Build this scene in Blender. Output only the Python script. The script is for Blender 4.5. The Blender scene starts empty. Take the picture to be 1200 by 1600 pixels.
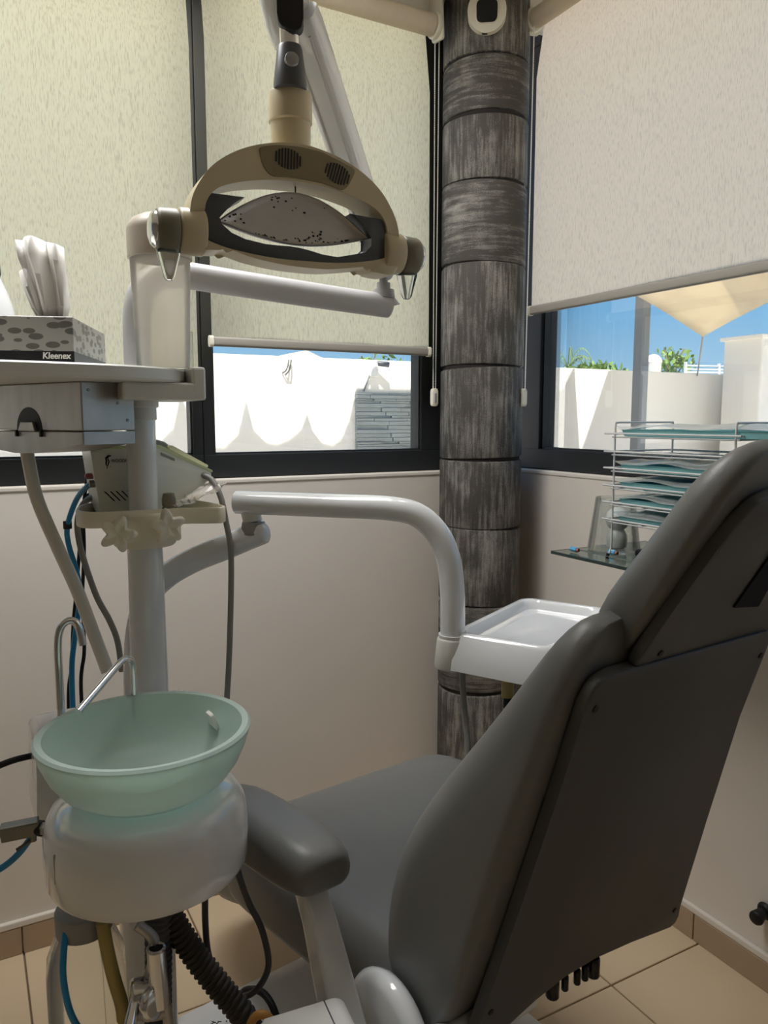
import bpy, bmesh, math, random
from mathutils import Vector, Matrix, noise as mnoise
random.seed(7)
V = Vector
SC = bpy.context.scene
COL = SC.collection

# ------------------------------------------------------------------ camera
cd = bpy.data.cameras.new('camera')
cd.sensor_fit = 'VERTICAL'; cd.sensor_height = 36.0; cd.lens = 27.0      # 1200 px focal length on 1600 px
cd.clip_start = 0.02; cd.clip_end = 200
cam = bpy.data.objects.new('camera', cd); COL.objects.link(cam)
cam.location = (0, 0, 1.30)
cam.rotation_euler = (math.radians(90 - 6.9), 0, math.radians(-28.7))
SC.camera = cam

# ------------------------------------------------------------------ sky, sun, exposure
wd = bpy.data.worlds.new('sky'); SC.world = wd; wd.use_nodes = True
nt = wd.node_tree; nt.nodes.clear()
wo = nt.nodes.new('ShaderNodeOutputWorld'); bg = nt.nodes.new('ShaderNodeBackground')
tc = nt.nodes.new('ShaderNodeTexCoord'); sx = nt.nodes.new('ShaderNodeSeparateXYZ'); rp = nt.nodes.new('ShaderNodeValToRGB')
rp.color_ramp.elements[0].position = 0.0; rp.color_ramp.elements[0].color = (0.40, 0.58, 0.74, 1)
rp.color_ramp.elements[1].position = 0.75; rp.color_ramp.elements[1].color = (0.07, 0.22, 0.60, 1)
e = rp.color_ramp.elements.new(0.14); e.color = (0.17, 0.42, 0.72, 1)
nt.links.new(tc.outputs['Generated'], sx.inputs[0]); nt.links.new(sx.outputs['Z'], rp.inputs[0])
nt.links.new(rp.outputs[0], bg.inputs[0]); bg.inputs[1].default_value = 0.85
nt.links.new(bg.outputs[0], wo.inputs[0])
SUN_DIR = V((-0.25, -0.40, 0.88)).normalized()       # towards the sun
sl = bpy.data.lights.new('sun', 'SUN'); sl.energy = 7.0; sl.angle = math.radians(0.6); sl.color = (1.0, 0.96, 0.90)
so = bpy.data.objects.new('sun', sl); COL.objects.link(so)
so.rotation_euler = SUN_DIR.to_track_quat('Z', 'Y').to_euler(); so.location = (0, 0, 8)
al = bpy.data.lights.new('ceiling_fill_light', 'AREA'); al.shape = 'RECTANGLE'; al.size = 1.0; al.size_y = 0.45  # unseen fill light, added to brighten wall, seat and floor
al.energy = 17; al.color = (1.0, 0.985, 0.97)
ao = bpy.data.objects.new('ceiling_fill_light', al); COL.objects.link(ao); ao.location = (0.22, 1.42, 2.405)
vs = SC.view_settings
vs.view_transform = 'Standard'; vs.look = 'None'; vs.gamma = 1.0; vs.use_curve_mapping = False; vs.exposure = 0.55
SC.cycles.max_bounces = 14; SC.cycles.diffuse_bounces = 6; SC.cycles.transparent_max_bounces = 24
SC.cycles.transmission_bounces = 10; SC.cycles.caustics_reflective = False; SC.cycles.caustics_refractive = False
SC.cycles.sample_clamp_indirect = 6.0

# ------------------------------------------------------------------ materials
def s2l(c):
    return tuple(((x/255)/12.92 if x/255 <= .04045 else ((x/255+.055)/1.055)**2.4) for x in c)
def mat(name, rgb, rough=0.5, metal=0.0, var=0.0, vscale=(20, 20, 20), bump=0.0, bscale=200.0, trans=0.0, ior=1.45,
        spec=0.5, emit=None, coat=0.0, alpha=1.0, sss=0.0, wear=None):
    m = bpy.data.materials.new(name); m.use_nodes = True
    t = m.node_tree; p = t.nodes['Principled BSDF']
    c = s2l(rgb) if max(rgb) > 1 else tuple(rgb)
    p.inputs['Base Color'].default_value = (*c, 1)
    p.inputs['Roughness'].default_value = rough; p.inputs['Metallic'].default_value = metal
    p.inputs['Transmission Weight'].default_value = trans; p.inputs['IOR'].default_value = ior
    p.inputs['Specular IOR Level'].default_value = spec; p.inputs['Coat Weight'].default_value = coat
    p.inputs['Alpha'].default_value = alpha
    if emit:
        p.inputs['Emission Color'].default_value = (*s2l(emit[0]), 1); p.inputs['Emission Strength'].default_value = emit[1]
    co = t.nodes.new('ShaderNodeTexCoord')
    if var > 0:
        mp = t.nodes.new('ShaderNodeMapping'); mp.inputs['Scale'].default_value = vscale
        nz = t.nodes.new('ShaderNodeTexNoise'); nz.inputs['Scale'].default_value = 1.0; nz.inputs['Detail'].default_value = 6
        mx = t.nodes.new('ShaderNodeMix'); mx.data_type = 'RGBA'
        t.links.new(co.outputs['Object'], mp.inputs[0]); t.links.new(mp.outputs[0], nz.inputs[0])
        t.links.new(nz.outputs[0], mx.inputs['Factor'])
        lo = tuple(x*(1-var) for x in c); hi = tuple(min(1, x*(1+var)) for x in c)
        if wear: hi = s2l(wear)
        mx.inputs[6].default_value = (*lo, 1); mx.inputs[7].default_value = (*hi, 1)
        t.links.new(mx.outputs[2], p.inputs['Base Color'])
    if bump > 0:
        nb = t.nodes.new('ShaderNodeTexNoise'); nb.inputs['Scale'].default_value = bscale; nb.inputs['Detail'].default_value = 4
        bp = t.nodes.new('ShaderNodeBump'); bp.inputs['Strength'].default_value = bump; bp.inputs['Distance'].default_value = 0.002
        t.links.new(co.outputs['Object'], nb.inputs[0]); t.links.new(nb.outputs[0], bp.inputs['Height'])
        t.links.new(bp.outputs[0], p.inputs['Normal'])
    return m
def glassmat(name, tint=(0.96, 0.98, 0.97), gloss=0.10, rough=0.0, haze=0.0):
    """thin pane: transparent with a fresnel sheen and a little dust"""
    m = bpy.data.materials.new(name); m.use_nodes = True; t = m.node_tree; t.nodes.clear()
    o = t.nodes.new('ShaderNodeOutputMaterial'); tr = t.nodes.new('ShaderNodeBsdfTransparent'); g = t.nodes.new('ShaderNodeBsdfGlossy')
    tr.inputs[0].default_value = (*tint, 1); g.inputs['Roughness'].default_value = rough
    lw = t.nodes.new('ShaderNodeLayerWeight'); lw.inputs[0].default_value = 0.25
    mu = t.nodes.new('ShaderNodeMath'); mu.operation = 'MULTIPLY_ADD'; mu.inputs[1].default_value = 0.6; mu.inputs[2].default_value = gloss*0.3
    mx = t.nodes.new('ShaderNodeMixShader')
    t.links.new(lw.outputs['Fresnel'], mu.inputs[0]); t.links.new(mu.outputs[0], mx.inputs[0])
    t.links.new(tr.outputs[0], mx.inputs[1]); t.links.new(g.outputs[0], mx.inputs[2])
    if haze > 0:
        df = t.nodes.new('ShaderNodeBsdfDiffuse'); df.inputs[0].default_value = (.8, .8, .78, 1)
        m2 = t.nodes.new('ShaderNodeMixShader'); m2.inputs[0].default_value = haze
        t.links.new(mx.outputs[0], m2.inputs[1]); t.links.new(df.outputs[0], m2.inputs[2]); t.links.new(m2.outputs[0], o.inputs[0])
    else:
        t.links.new(mx.outputs[0], o.inputs[0])
    return m
def frostmat(name, rgb, clear=.16, trans=.55):
    """etched glass: scatters light both ways and lets a little straight through"""
    m = bpy.data.materials.new(name); m.use_nodes = True; t = m.node_tree; t.nodes.clear()
    o = t.nodes.new('ShaderNodeOutputMaterial'); d = t.nodes.new('ShaderNodeBsdfDiffuse'); tl = t.nodes.new('ShaderNodeBsdfTranslucent')
    tr = t.nodes.new('ShaderNodeBsdfTransparent'); g = t.nodes.new('ShaderNodeBsdfGlossy'); g.inputs['Roughness'].default_value = .3
    for n in (d, tl, tr): n.inputs[0].default_value = (*s2l(rgb), 1)
    lw = t.nodes.new('ShaderNodeLayerWeight'); lw.inputs[0].default_value = .18
    a = t.nodes.new('ShaderNodeMixShader'); a.inputs[0].default_value = trans
    b_ = t.nodes.new('ShaderNodeMixShader'); b_.inputs[0].default_value = clear
    c = t.nodes.new('ShaderNodeMixShader')
    t.links.new(d.outputs[0], a.inputs[1]); t.links.new(tl.outputs[0], a.inputs[2])
    t.links.new(a.outputs[0], b_.inputs[1]); t.links.new(tr.outputs[0], b_.inputs[2])
    t.links.new(lw.outputs['Fresnel'], c.inputs[0]); t.links.new(b_.outputs[0], c.inputs[1]); t.links.new(g.outputs[0], c.inputs[2])
    t.links.new(c.outputs[0], o.inputs[0])
    return m
def clothmat(name, rgb, dark, trans=0.55, scale=(520, 520, 60)):
    """woven blind fabric with upright slubs; lets light through"""
    m = bpy.data.materials.new(name); m.use_nodes = True; t = m.node_tree; t.nodes.clear()
    o = t.nodes.new('ShaderNodeOutputMaterial'); d = t.nodes.new('ShaderNodeBsdfDiffuse'); tl = t.nodes.new('ShaderNodeBsdfTranslucent')
    co = t.nodes.new('ShaderNodeTexCoord'); mp = t.nodes.new('ShaderNodeMapping'); mp.inputs['Scale'].default_value = scale
    nz = t.nodes.new('ShaderNodeTexNoise'); nz.inputs['Scale'].default_value = 1; nz.inputs['Detail'].default_value = 2.5
    r = t.nodes.new('ShaderNodeValToRGB')
    r.color_ramp.elements[0].position = 0.32; r.color_ramp.elements[0].color = (*s2l(dark), 1)
    r.color_ramp.elements[1].position = 0.50; r.color_ramp.elements[1].color = (*s2l(rgb), 1)
    t.links.new(co.outputs['Object'], mp.inputs[0]); t.links.new(mp.outputs[0], nz.inputs[0]); t.links.new(nz.outputs[0], r.inputs[0])
    t.links.new(r.outputs[0], d.inputs[0]); t.links.new(r.outputs[0], tl.inputs[0])
    mx = t.nodes.new('ShaderNodeMixShader'); mx.inputs[0].default_value = trans
    t.links.new(d.outputs[0], mx.inputs[1]); t.links.new(tl.outputs[0], mx.inputs[2]); t.links.new(mx.outputs[0], o.inputs[0])
    return m
def pillarmat(name, scale, base=(70, 66, 61), light=(170, 166, 158), p0=0.52, p1=0.76):
    """dry-brushed dark stone: streaks along one direction plus fine stipple"""
    m = bpy.data.materials.new(name); m.use_nodes = True; t = m.node_tree; p = t.nodes['Principled BSDF']
    p.inputs['Roughness'].default_value = 0.75
    co = t.nodes.new('ShaderNodeTexCoord')
    def nz(sc, det, seed):
        mp = t.nodes.new('ShaderNodeMapping'); mp.inputs['Scale'].default_value = sc; mp.inputs['Location'].default_value = (seed, seed*2, seed*3)
        n = t.nodes.new('ShaderNodeTexNoise'); n.inputs['Scale'].default_value = 1; n.inputs['Detail'].default_value = det; n.inputs['Roughness'].default_value = .65
        t.links.new(co.outputs['Object'], mp.inputs[0]); t.links.new(mp.outputs[0], n.inputs[0]); return n
    a = nz(scale, 7, 1.3); b = nz((9, 9, 7), 3, 4.1); c = nz((420, 420, 420), 2, 2.2)
    m1 = t.nodes.new('ShaderNodeMath'); m1.operation = 'MULTIPLY_ADD'; m1.inputs[1].default_value = 0.75
    t.links.new(b.outputs[0], m1.inputs[0]); t.links.new(a.outputs[0], m1.inputs[2])
    m2 = t.nodes.new('ShaderNodeMath'); m2.operation = 'MULTIPLY_ADD'; m2.inputs[1].default_value = 0.45
    t.links.new(c.outputs[0], m2.inputs[0]); t.links.new(m1.outputs[0], m2.inputs[2])
    m3 = t.nodes.new('ShaderNodeMath'); m3.operation = 'MULTIPLY'; m3.inputs[1].default_value = 0.5
    t.links.new(m2.outputs[0], m3.inputs[0])
    r = t.nodes.new('ShaderNodeValToRGB')
    r.color_ramp.elements[0].position = p0; r.color_ramp.elements[0].color = (*s2l(base), 1)
    r.color_ramp.elements[1].position = p1; r.color_ramp.elements[1].color = (*s2l(light), 1)
    t.links.new(m3.outputs[0], r.inputs[0]); t.links.new(r.outputs[0], p.inputs['Base Color'])
    bp = t.nodes.new('ShaderNodeBump'); bp.inputs['Strength'].default_value = 0.4; bp.inputs['Distance'].default_value = 0.004
    t.links.new(m3.outputs[0], bp.inputs['Height']); t.links.new(bp.outputs[0], p.inputs['Normal'])
    return m
def leafboxmat():
    """tissue carton print: dark leaves scattered on grey"""
    m = bpy.data.materials.new('leaf_print_card'); m.use_nodes = True; t = m.node_tree; p = t.nodes['Principled BSDF']
    p.inputs['Roughness'].default_value = 0.35
    co = t.nodes.new('ShaderNodeTexCoord'); mp = t.nodes.new('ShaderNodeMapping'); mp.inputs['Scale'].default_value = (42, 42, 92)
    mp.inputs['Rotation'].default_value = (0, 0.35, 0)
    v = t.nodes.new('ShaderNodeTexVoronoi'); v.feature = 'F1'; v.inputs['Scale'].default_value = 1.0; v.inputs['Randomness'].default_value = 0.75
    r = t.nodes.new('ShaderNodeValToRGB'); r.color_ramp.interpolation = 'CONSTANT'
    r.color_ramp.elements[0].color = (*s2l((92, 90, 84)), 1); r.color_ramp.elements[1].position = 0.42; r.color_ramp.elements[1].color = (*s2l((148, 146, 140)), 1)
    t.links.new(co.outputs['Object'], mp.inputs[0]); t.links.new(mp.outputs[0], v.inputs[0]); t.links.new(v.outputs['Distance'], r.inputs[0])
    t.links.new(r.outputs[0], p.inputs['Base Color'])
    return m
M = dict(
    plaster=mat('cream_plaster', (224, 217, 208), 0.75, var=.03, vscale=(6, 6, 6), bump=.12, bscale=60),
    ceiling=mat('ceiling_paint', (238, 234, 226), 0.8, bump=.08, bscale=40),
    frame=mat('dark_aluminium', (42, 44, 46), 0.5, 0.0, var=.06, spec=.35),
    pane=glassmat('window_glass', gloss=.12, haze=.02),
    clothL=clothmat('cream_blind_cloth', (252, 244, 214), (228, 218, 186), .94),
    clothR=clothmat('cream_blind_cloth_sail_lit', (252, 236, 216), (230, 213, 194), .94),  # same fabric as the left blinds; pinker sail-tinted light put into its colour
    bar=mat('blind_bar_plastic', (150, 146, 138), 0.5),
    tube=mat('blind_roll_cloth', (214, 200, 178), 0.75, var=.05, vscale=(150, 20, 20)),
    ivory=mat('ivory_plastic', (226, 220, 202), 0.4),
    bead=mat('bead_plastic', (240, 238, 228), 0.4),
    tile=mat('beige_floor_tile', (218, 197, 166), 0.22, var=.04, vscale=(5, 5, 5), coat=.1),
    skirt=mat('beige_skirting_tile', (172, 150, 126), 0.4, var=.05, vscale=(12, 12, 12)),
    grout=mat('grout', (128, 110, 92), 0.9),
    pilV=pillarmat('pillar_stone_upright_brush', (95, 95, 7)),
    pilH=pillarmat('pillar_stone_level_brush', (9, 9, 95)),
    pilC=mat('pillar_core', (40, 36, 33), 0.9),
    white=mat('white_enamel', (226, 229, 232), 0.18, coat=.8, var=.02, vscale=(4, 4, 4)),
    whitep=mat('white_plastic', (222, 222, 218), 0.35),
    greyp=mat('grey_plastic', (150, 150, 150), 0.45),
    lgrey=mat('light_grey_plastic', (190, 190, 192), 0.4),
    dgrey=mat('dark_grey_plastic', (78, 80, 84), 0.35),
    black=mat('black_rubber', (22, 22, 24), 0.55),
    gloss_black=mat('gloss_black_lens', (14, 14, 16), 0.08),
    beige=mat('lamp_beige_plastic', (196, 184, 154), 0.32, var=.03, vscale=(8, 8, 8)),
    olive=mat('lamp_olive_plastic', (118, 114, 96), 0.42),
    olived=mat('lamp_vent_plastic', (132, 120, 92), 0.5),
    chrome=mat('chrome', (225, 225, 226), 0.16, 1.0),
    steel=mat('worn_steel', (186, 184, 180), 0.46, 0.85, var=.25, vscale=(14, 40, 14)),
    dsteel=mat('dull_fitting_steel', (132, 130, 122), 0.4, 1.0),
    mirror=mat('speckled_reflector', (196, 192, 188), 0.42, 0.55, var=.08, vscale=(60, 60, 60)),
    spot=mat('reflector_spot', (40, 38, 36), 0.7),
    clear=mat('clear_plastic', (240, 244, 244), 0.08, trans=1.0, ior=1.22),
    thinclear=glassmat('clear_sheet', (0.95, 0.97, 0.96), gloss=.15, haze=.05),
    frost=frostmat('frosted_green_glass', (226, 246, 238), .17, .48),
    cup=frostmat('milky_plastic', (255, 252, 246), .52, .9),
    cupcap=mat('grey_beige_cap', (178, 168, 156), 0.4),
    leather=mat('grey_vinyl', (110, 111, 110), 0.40, var=.05, vscale=(12, 12, 12), bump=.10, bscale=500),
    leatherb=mat('grey_vinyl_panel', (80, 81, 80), 0.5, var=.04, vscale=(9, 9, 9), bump=.15, bscale=700),
    patch=mat('black_hook_tape', (14, 14, 20), 0.95, bump=.5, bscale=900),
    card=leafboxmat(), band=mat('carton_black_band', (24, 24, 26), 0.35),
    tissue=mat('tissue_paper', (232, 230, 226), 0.8, trans=.0),
    ink=mat('black_print', (20, 20, 22), 0.6), inkw=mat('pale_print', (226, 224, 218), 0.6),
    mint=mat('mint_trim', (216, 226, 182), 0.35), mintw=mat('pale_mint_plastic', (234, 238, 230), 0.35),
    film=glassmat('crumpled_film', (0.97, 0.93, 0.86), gloss=.25, rough=.25, haze=.32),
    cream=mat('aged_cream_plastic', (236, 229, 210), 0.4, var=.05, vscale=(20, 20, 20)),
    hosew=mat('white_hose', (226, 224, 218), 0.45), hoseg=mat('grey_cord', (140, 138, 134), 0.5),
    hosed=mat('dark_corrugated_hose', (82, 82, 84), 0.5), hosedd=mat('black_corrugated_hose', (58, 54, 50), 0.55),
    blue=mat('blue_air_tube', (40, 140, 195), 0.3), yellow=mat('yellowed_tube', (190, 172, 104), 0.3, trans=.3),
    amber=mat('smoky_amber', (150, 140, 120), 0.15, trans=.5),
    wood=mat('honey_wood', (190, 138, 72), 0.45, var=.15, vscale=(40, 8, 8)),
    teal=mat('teal_tray_plastic', (138, 200, 204), 0.4), wire=mat('white_coated_wire', (202, 202, 202), 0.35),
    bag=glassmat('tray_sleeve_film', (0.88, 0.97, 1.0), gloss=.4, rough=.15, haze=.40),
    navy=mat('navy_cloth', (50, 66, 104), 0.8),
    shelf=mat('tinted_shelf_glass', (150, 170, 164), 0.05, trans=.9, ior=1.3),
    shelfe=mat('shelf_glass_edge', (44, 60, 58), 0.15),
    clipb=mat('blue_clip', (96, 168, 208), 0.35), red=mat('red_tip', (196, 120, 90), 0.4), pink=mat('pink_connector', (190, 110, 116), 0.4),
    render=mat('white_yard_render', (236, 230, 220), 0.85, var=.03, vscale=(.8, .8, .8)),
    ledge=mat('grey_ledger_stone', (150, 156, 154), 0.85, var=.3, vscale=(3, 3, 12)),
    patio=mat('patio_paving', (214, 206, 194), 0.8, var=.05, vscale=(2, 2, 2)),
    sail=clothmat('beige_sail_cloth', (226, 214, 190), (218, 205, 182), .42, (3, 3, 3)),
    post=mat('grey_post', (122, 124, 126), 0.5), rail=mat('pale_rail', (196, 200, 204), 0.5),
    leaf=mat('leaf_green', (118, 146, 70), 0.6, var=.3, vscale=(3, 3, 3)), palm=mat('palm_green', (128, 150, 92), 0.6, var=.2, vscale=(3, 3, 3)),
    bark=mat('bark', (120, 104, 84), 0.9),
    back=mat('room_back_wall', (150, 142, 132), 0.85), roofm=mat('roof_slab', (190, 184, 176), 0.9),
    fillpanel=mat('fill_panel_diffuser', (255, 250, 240), 0.5),
)

# ------------------------------------------------------------------ mesh helpers
def BM(): return bmesh.new()
def wloc(o):
    l = V(o.location)
    while o.parent: o = o.parent; l += V(o.location)
    return l
def obj(name, bm, m, parent=None, smooth=True, sub=0, T=None, bevel=0.0, angle=40):
    if T is not None: bmesh.ops.transform(bm, matrix=T, verts=bm.verts)
    bmesh.ops.recalc_face_normals(bm, faces=bm.faces)
    me = bpy.data.meshes.new(name)
    if parent is not None: bmesh.ops.translate(bm, vec=-wloc(parent), verts=bm.verts)
    if smooth:
        for f in bm.faces: f.smooth = True
        if not sub:
            lim = math.radians(angle)
            for ed in bm.edges:
                if len(ed.link_faces) == 2 and ed.calc_face_angle(0) > lim: ed.smooth = False
    bm.to_mesh(me); bm.free()
    me.materials.append(M[m])
    o = bpy.data.objects.new(name, me); COL.objects.link(o)
    if parent is not None: o.parent = parent
    if bevel:
        b = o.modifiers.new('round', 'BEVEL'); b.width = bevel; b.segments = 3; b.limit_method = 'ANGLE'; b.angle_limit = math.radians(50)
    if sub:
        s = o.modifiers.new('soft', 'SUBSURF'); s.levels = sub; s.render_levels = sub
    return o
def thing(name, label, cat, loc, group=None):
    o = bpy.data.objects.new(name, None); COL.objects.link(o); o.location = loc; o.empty_display_size = .05
    o['label'] = label; o['category'] = cat
    if group: o['group'] = group
    return o
def tag(o, label, cat, group=None, kind=None):
    o['label'] = label; o['category'] = cat
    if group: o['group'] = group
    if kind: o['kind'] = kind
    return o
def rebase(o, loc):
    """move a top-level mesh's origin to loc without moving its geometry"""
    o.data.transform(Matrix.Translation(-V(loc))); o.location = loc; return o
def struct(o, label=None, cat=None):
    o['kind'] = 'structure'
    if label: o['label'] = label
    if cat: o['category'] = cat
    return o
def frame(o, x, y=None, z=None):
    """matrix with origin o, x axis x and up axis y"""
    x = V(x).normalized(); y = V(y); y = (y - x*y.dot(x)).normalized(); z = x.cross(y)
    return Matrix(((x.x, y.x, z.x, o[0]), (x.y, y.y, z.y, o[1]), (x.z, y.z, z.z, o[2]), (0, 0, 0, 1)))
def box(bm, a, b, bev=0.0, seg=2, T=None):
    a, b = V(a), V(b)
    r = bmesh.ops.create_cube(bm, size=1.0)
    vs_ = r['verts']
    S = Matrix.Translation((a+b)/2) @ Matrix.Diagonal((*(abs(b[i]-a[i]) for i in range(3)), 1))
    bmesh.ops.transform(bm, matrix=S, verts=vs_)
    if bev > 0:
        es = list({ed for v in vs_ for ed in v.link_edges})
        r2 = bmesh.ops.bevel(bm, geom=es, offset=bev, segments=seg, affect='EDGES', profile=0.5)
        vs_ = list({v for f in r2['faces'] for v in f.verts} | {v for v in vs_ if v.is_valid})
    if T is not None: bmesh.ops.transform(bm, matrix=T, verts=[v for v in vs_ if v.is_valid])
    return bm
def loft(bm, rings, cap=True, closed=True):
    R = [[bm.verts.new(p) for p in r] for r in rings]
    n = len(R[0])
    for a, b in zip(R, R[1:]):
        for i in range(n if closed else n-1):
            j = (i+1) % n
            bm.faces.new((a[i], a[j], b[j], b[i]))
    if cap:
        bm.faces.new(R[0][::-1]); bm.faces.new(R[-1])
    return R
def lathe(bm, prof, seg=32, o=(0, 0, 0), sx_=1.0, sy_=1.0, T=None, cap=True):
    rings = []
    for r, z in prof:
        rings.append([V((o[0]+r*sx_*math.cos(2*math.pi*i/seg), o[1]+r*sy_*math.sin(2*math.pi*i/seg), o[2]+z)) for i in range(seg)])
    if T is not None: rings = [[T @ p for p in r] for r in rings]
    return loft(bm, rings, cap)
def catmull(pts, n=8, closed=False):
    P = [V(p) for p in pts]; out = []
    if len(P) < 3: 
        return [P[0].lerp(P[-1], i/n) for i in range(n+1)]
    Q = ([P[-1]]+P+[P[0], P[1]]) if closed else ([2*P[0]-P[1]]+P+[2*P[-1]-P[-2]])
    for k in range(1, len(Q)-2):
        a, b, c, d = Q[k-1:k+3]
        for i in range(n):
            t = i/n
            out.append(0.5*((2*b)+(c-a)*t+(2*a-5*b+4*c-d)*t*t+(3*b-a-3*c+d)*t**3))
    if not closed: out.append(P[-1])
    return out
def tubepath(bm, path, r, seg=12, closed=False, cap=True):
    """sweep circle(s); r a number or f(i, n)"""
    n = len(path); rings = []
    up = None
    for i, p in enumerate(path):
        if closed: t = (path[(i+1) % n]-path[i-1])
        else: t = path[min(i+1, n-1)]-path[max(i-1, 0)]
        t = t.normalized() if t.length > 1e-9 else V((0, 0, 1))
        if up is None:
            up = V((0, 0, 1)) if abs(t.z) < .9 else V((1, 0, 0))
        up = (up - t*up.dot(t)).normalized(); sd = t.cross(up)
        rr = r(i, n) if callable(r) else r
        rings.append([p+(up*math.cos(2*math.pi*k/seg)+sd*math.sin(2*math.pi*k/seg))*rr for k in range(seg)])
    if closed: rings.append(rings[0]); 
    if closed:
        R = [[bm.verts.new(p) for p in q] for q in rings[:-1]]
        for a in range(len(R)):
            A, B = R[a], R[(a+1) % len(R)]
            for i in range(seg):
                j = (i+1) % seg; bm.faces.new((A[i], A[j], B[j], B[i]))
    else: loft(bm, rings, cap)
    return bm
def tube(bm, pts, r, seg=12, n=8, closed=False): return tubepath(bm, catmull(pts, n, closed), r, seg, closed)
def cyl(bm, a, b, r, r2=None, seg=24, bev=0.0):
    a, b = V(a), V(b); r2 = r if r2 is None else r2
    if bev:
        d = (b-a).normalized()
        path = [a, a+d*bev*.3, a+d*bev, b-d*bev, b-d*bev*.3, b]; rad = [r-bev, r-bev*.3, r, r2, r2-bev*.3, r2-bev]
        path = [a, a+d*bev*.35, a+d*bev, b-d*bev, b-d*bev*.35, b]
        return tubepath(bm, path, lambda i, n: max(rad[i], 1e-4), seg)
    return tubepath(bm, [a, b], lambda i, n: (r, r2)[i], seg)
def prism(bm, out, d0, d1, T, bev=0.0):
    """2D outline extruded from d0 to d1 along the local z of T"""
    a = [bm.verts.new(V((p[0], p[1], d0))) for p in out]; b = [bm.verts.new(V((p[0], p[1], d1))) for p in out]
    n = len(out)
    fs = [bm.faces.new(a[::-1]), bm.faces.new(b)]
    for i in range(n): fs.append(bm.faces.new((a[i], a[(i+1) % n], b[(i+1) % n], b[i])))
    vs_ = a+b
    if bev:
        es = list(fs[0].edges)+list(fs[1].edges)
        r = bmesh.ops.bevel(bm, geom=es, offset=bev, segments=3, affect='EDGES', profile=.5)
        vs_ = list({v for f in r['faces'] for v in f.verts} | {v for v in vs_ if v.is_valid})
    bmesh.ops.transform(bm, matrix=T, verts=[v for v in vs_ if v.is_valid])
    return bm
def rrect(hw, t0, t1, rf, rb, n=5):
    """rounded rectangle loop: half width hw, from t0 (corner radius rb) to t1 (corner radius rf)"""
    rf = min(rf, hw*.98, (t1-t0)*.6); rb = min(rb, hw*.98, (t1-t0)*.4); L = []
    for cx, cy, r, a0 in ((-hw+rb, t0+rb, rb, 180), (hw-rb, t0+rb, rb, 270), (hw-rf, t1-rf, rf, 0), (-hw+rf, t1-rf, rf, 90)):
        for i in range(n+1):
            a = math.radians(a0+90*i/n); L.append((cx+r*math.cos(a), cy+r*math.sin(a)))
    return L
def roundpoly(pts, r, n=5):
    """fillet each corner of a polygon"""
    out = []; N = len(pts)
    for i, p in enumerate(pts):
        rr = r[i] if isinstance(r, (list, tuple)) else r
        p = V((*p[:2], 0)); a = V((*pts[i-1][:2], 0)); b = V((*pts[(i+1) % N][:2], 0))
        da = (a-p); db = (b-p); k = min(rr, da.length*.45, db.length*.45)
        if k < 1e-5: out.append((p.x, p.y)); continue
        s0 = p+da.normalized()*k; s1 = p+db.normalized()*k
        for j in range(n+1):
            t = j/n; q = s0*(1-t)**2+p*2*t*(1-t)+s1*t*t; out.append((q.x, q.y))
    return out
def text(name, body, size, m, parent, T, ext=.0003, shear=0.0, bold=0.0, sx_=1.0):
    c = bpy.data.curves.new(name, 'FONT'); c.body = body; c.size = size; c.extrude = ext; c.shear = shear; c.offset = bold
    c.materials.append(M[m])
    tmp = bpy.data.objects.new('tmp', c); me = bpy.data.meshes.new_from_object(tmp); me.name = name
    bpy.data.objects.remove(tmp); bpy.data.curves.remove(c)
    o = bpy.data.objects.new(name, me); COL.objects.link(o); o.parent = parent
    if not me.materials: me.materials.append(M[m])
    o.matrix_basis = Matrix.Translation(-wloc(parent)) @ T @ Matrix.Diagonal((sx_, 1, 1, 1))
    return o

# ------------------------------------------------------------------ room shell
XR, YB, ZC, XL, YF = 1.55, 1.96, 2.46, -2.2, -1.8
SILL = 1.143
b = BM(); box(b, (XL, YF, -0.12), (XR+.16, YB+.16, -0.006)); floor = struct(obj('floor', b, 'grout', smooth=False), 'beige tiled floor of the treatment room', None)
P = 0.395
def tile_mesh(w, d):
    b = BM(); box(b, (0, 0, -0.02), (w, d, 0), .0015, 1); return b
xs = [1.246+P*k for k in range(-9, 2)]; ys = [1.180+P*k for k in range(-8, 3)]
shared = {}
for x0 in xs:
    for y0 in ys:
        xa, xb = max(x0, XL), min(x0+P, XR-.002); ya, yb_ = max(y0, YF), min(y0+P, YB-.002)
        if xb-xa < .03 or yb_-ya < .03: continue
        k = (round(xb-xa, 3), round(yb_-ya, 3))
        if k not in shared:
            o = obj('tile', tile_mesh(k[0]-.004, k[1]-.004), 'tile', floor, smooth=False); shared[k] = o
        else:
            o = shared[k].copy(); COL.objects.link(o)
        o.location = (xa+.002, ya+.002, 0)

b = BM(); box(b, (XL-.16, YB, 0), (XR+.16, YB+.16, SILL)); box(b, (XL, YB-.003, SILL-.012), (XR, YB+.02, SILL+.002), .004)
wall_left = struct(obj('wall_left', b, 'plaster', smooth=False))
b = BM(); box(b, (XR, YF, 0), (XR+.16, YB+.16, SILL)); box(b, (XR-.003, YF, SILL-.012), (XR+.02, YB, SILL+.002), .004)
wall_right = struct(obj('wall_right', b, 'plaster', smooth=False))
b = BM(); box(b, (XL-.3, YF-.3, ZC), (XR+.35, YB+.35, ZC+.25)); struct(obj('ceiling', b, 'ceiling', smooth=False))
b = BM(); box(b, (XL-.16, YF-.16, 0), (XR+.16, YF, ZC)); struct(obj('wall_back', b, 'back', smooth=False))
b = BM(); box(b, (XL-.16, YF, 0), (XL, YB, ZC)); struct(obj('wall_side', b, 'back', smooth=False))
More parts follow.
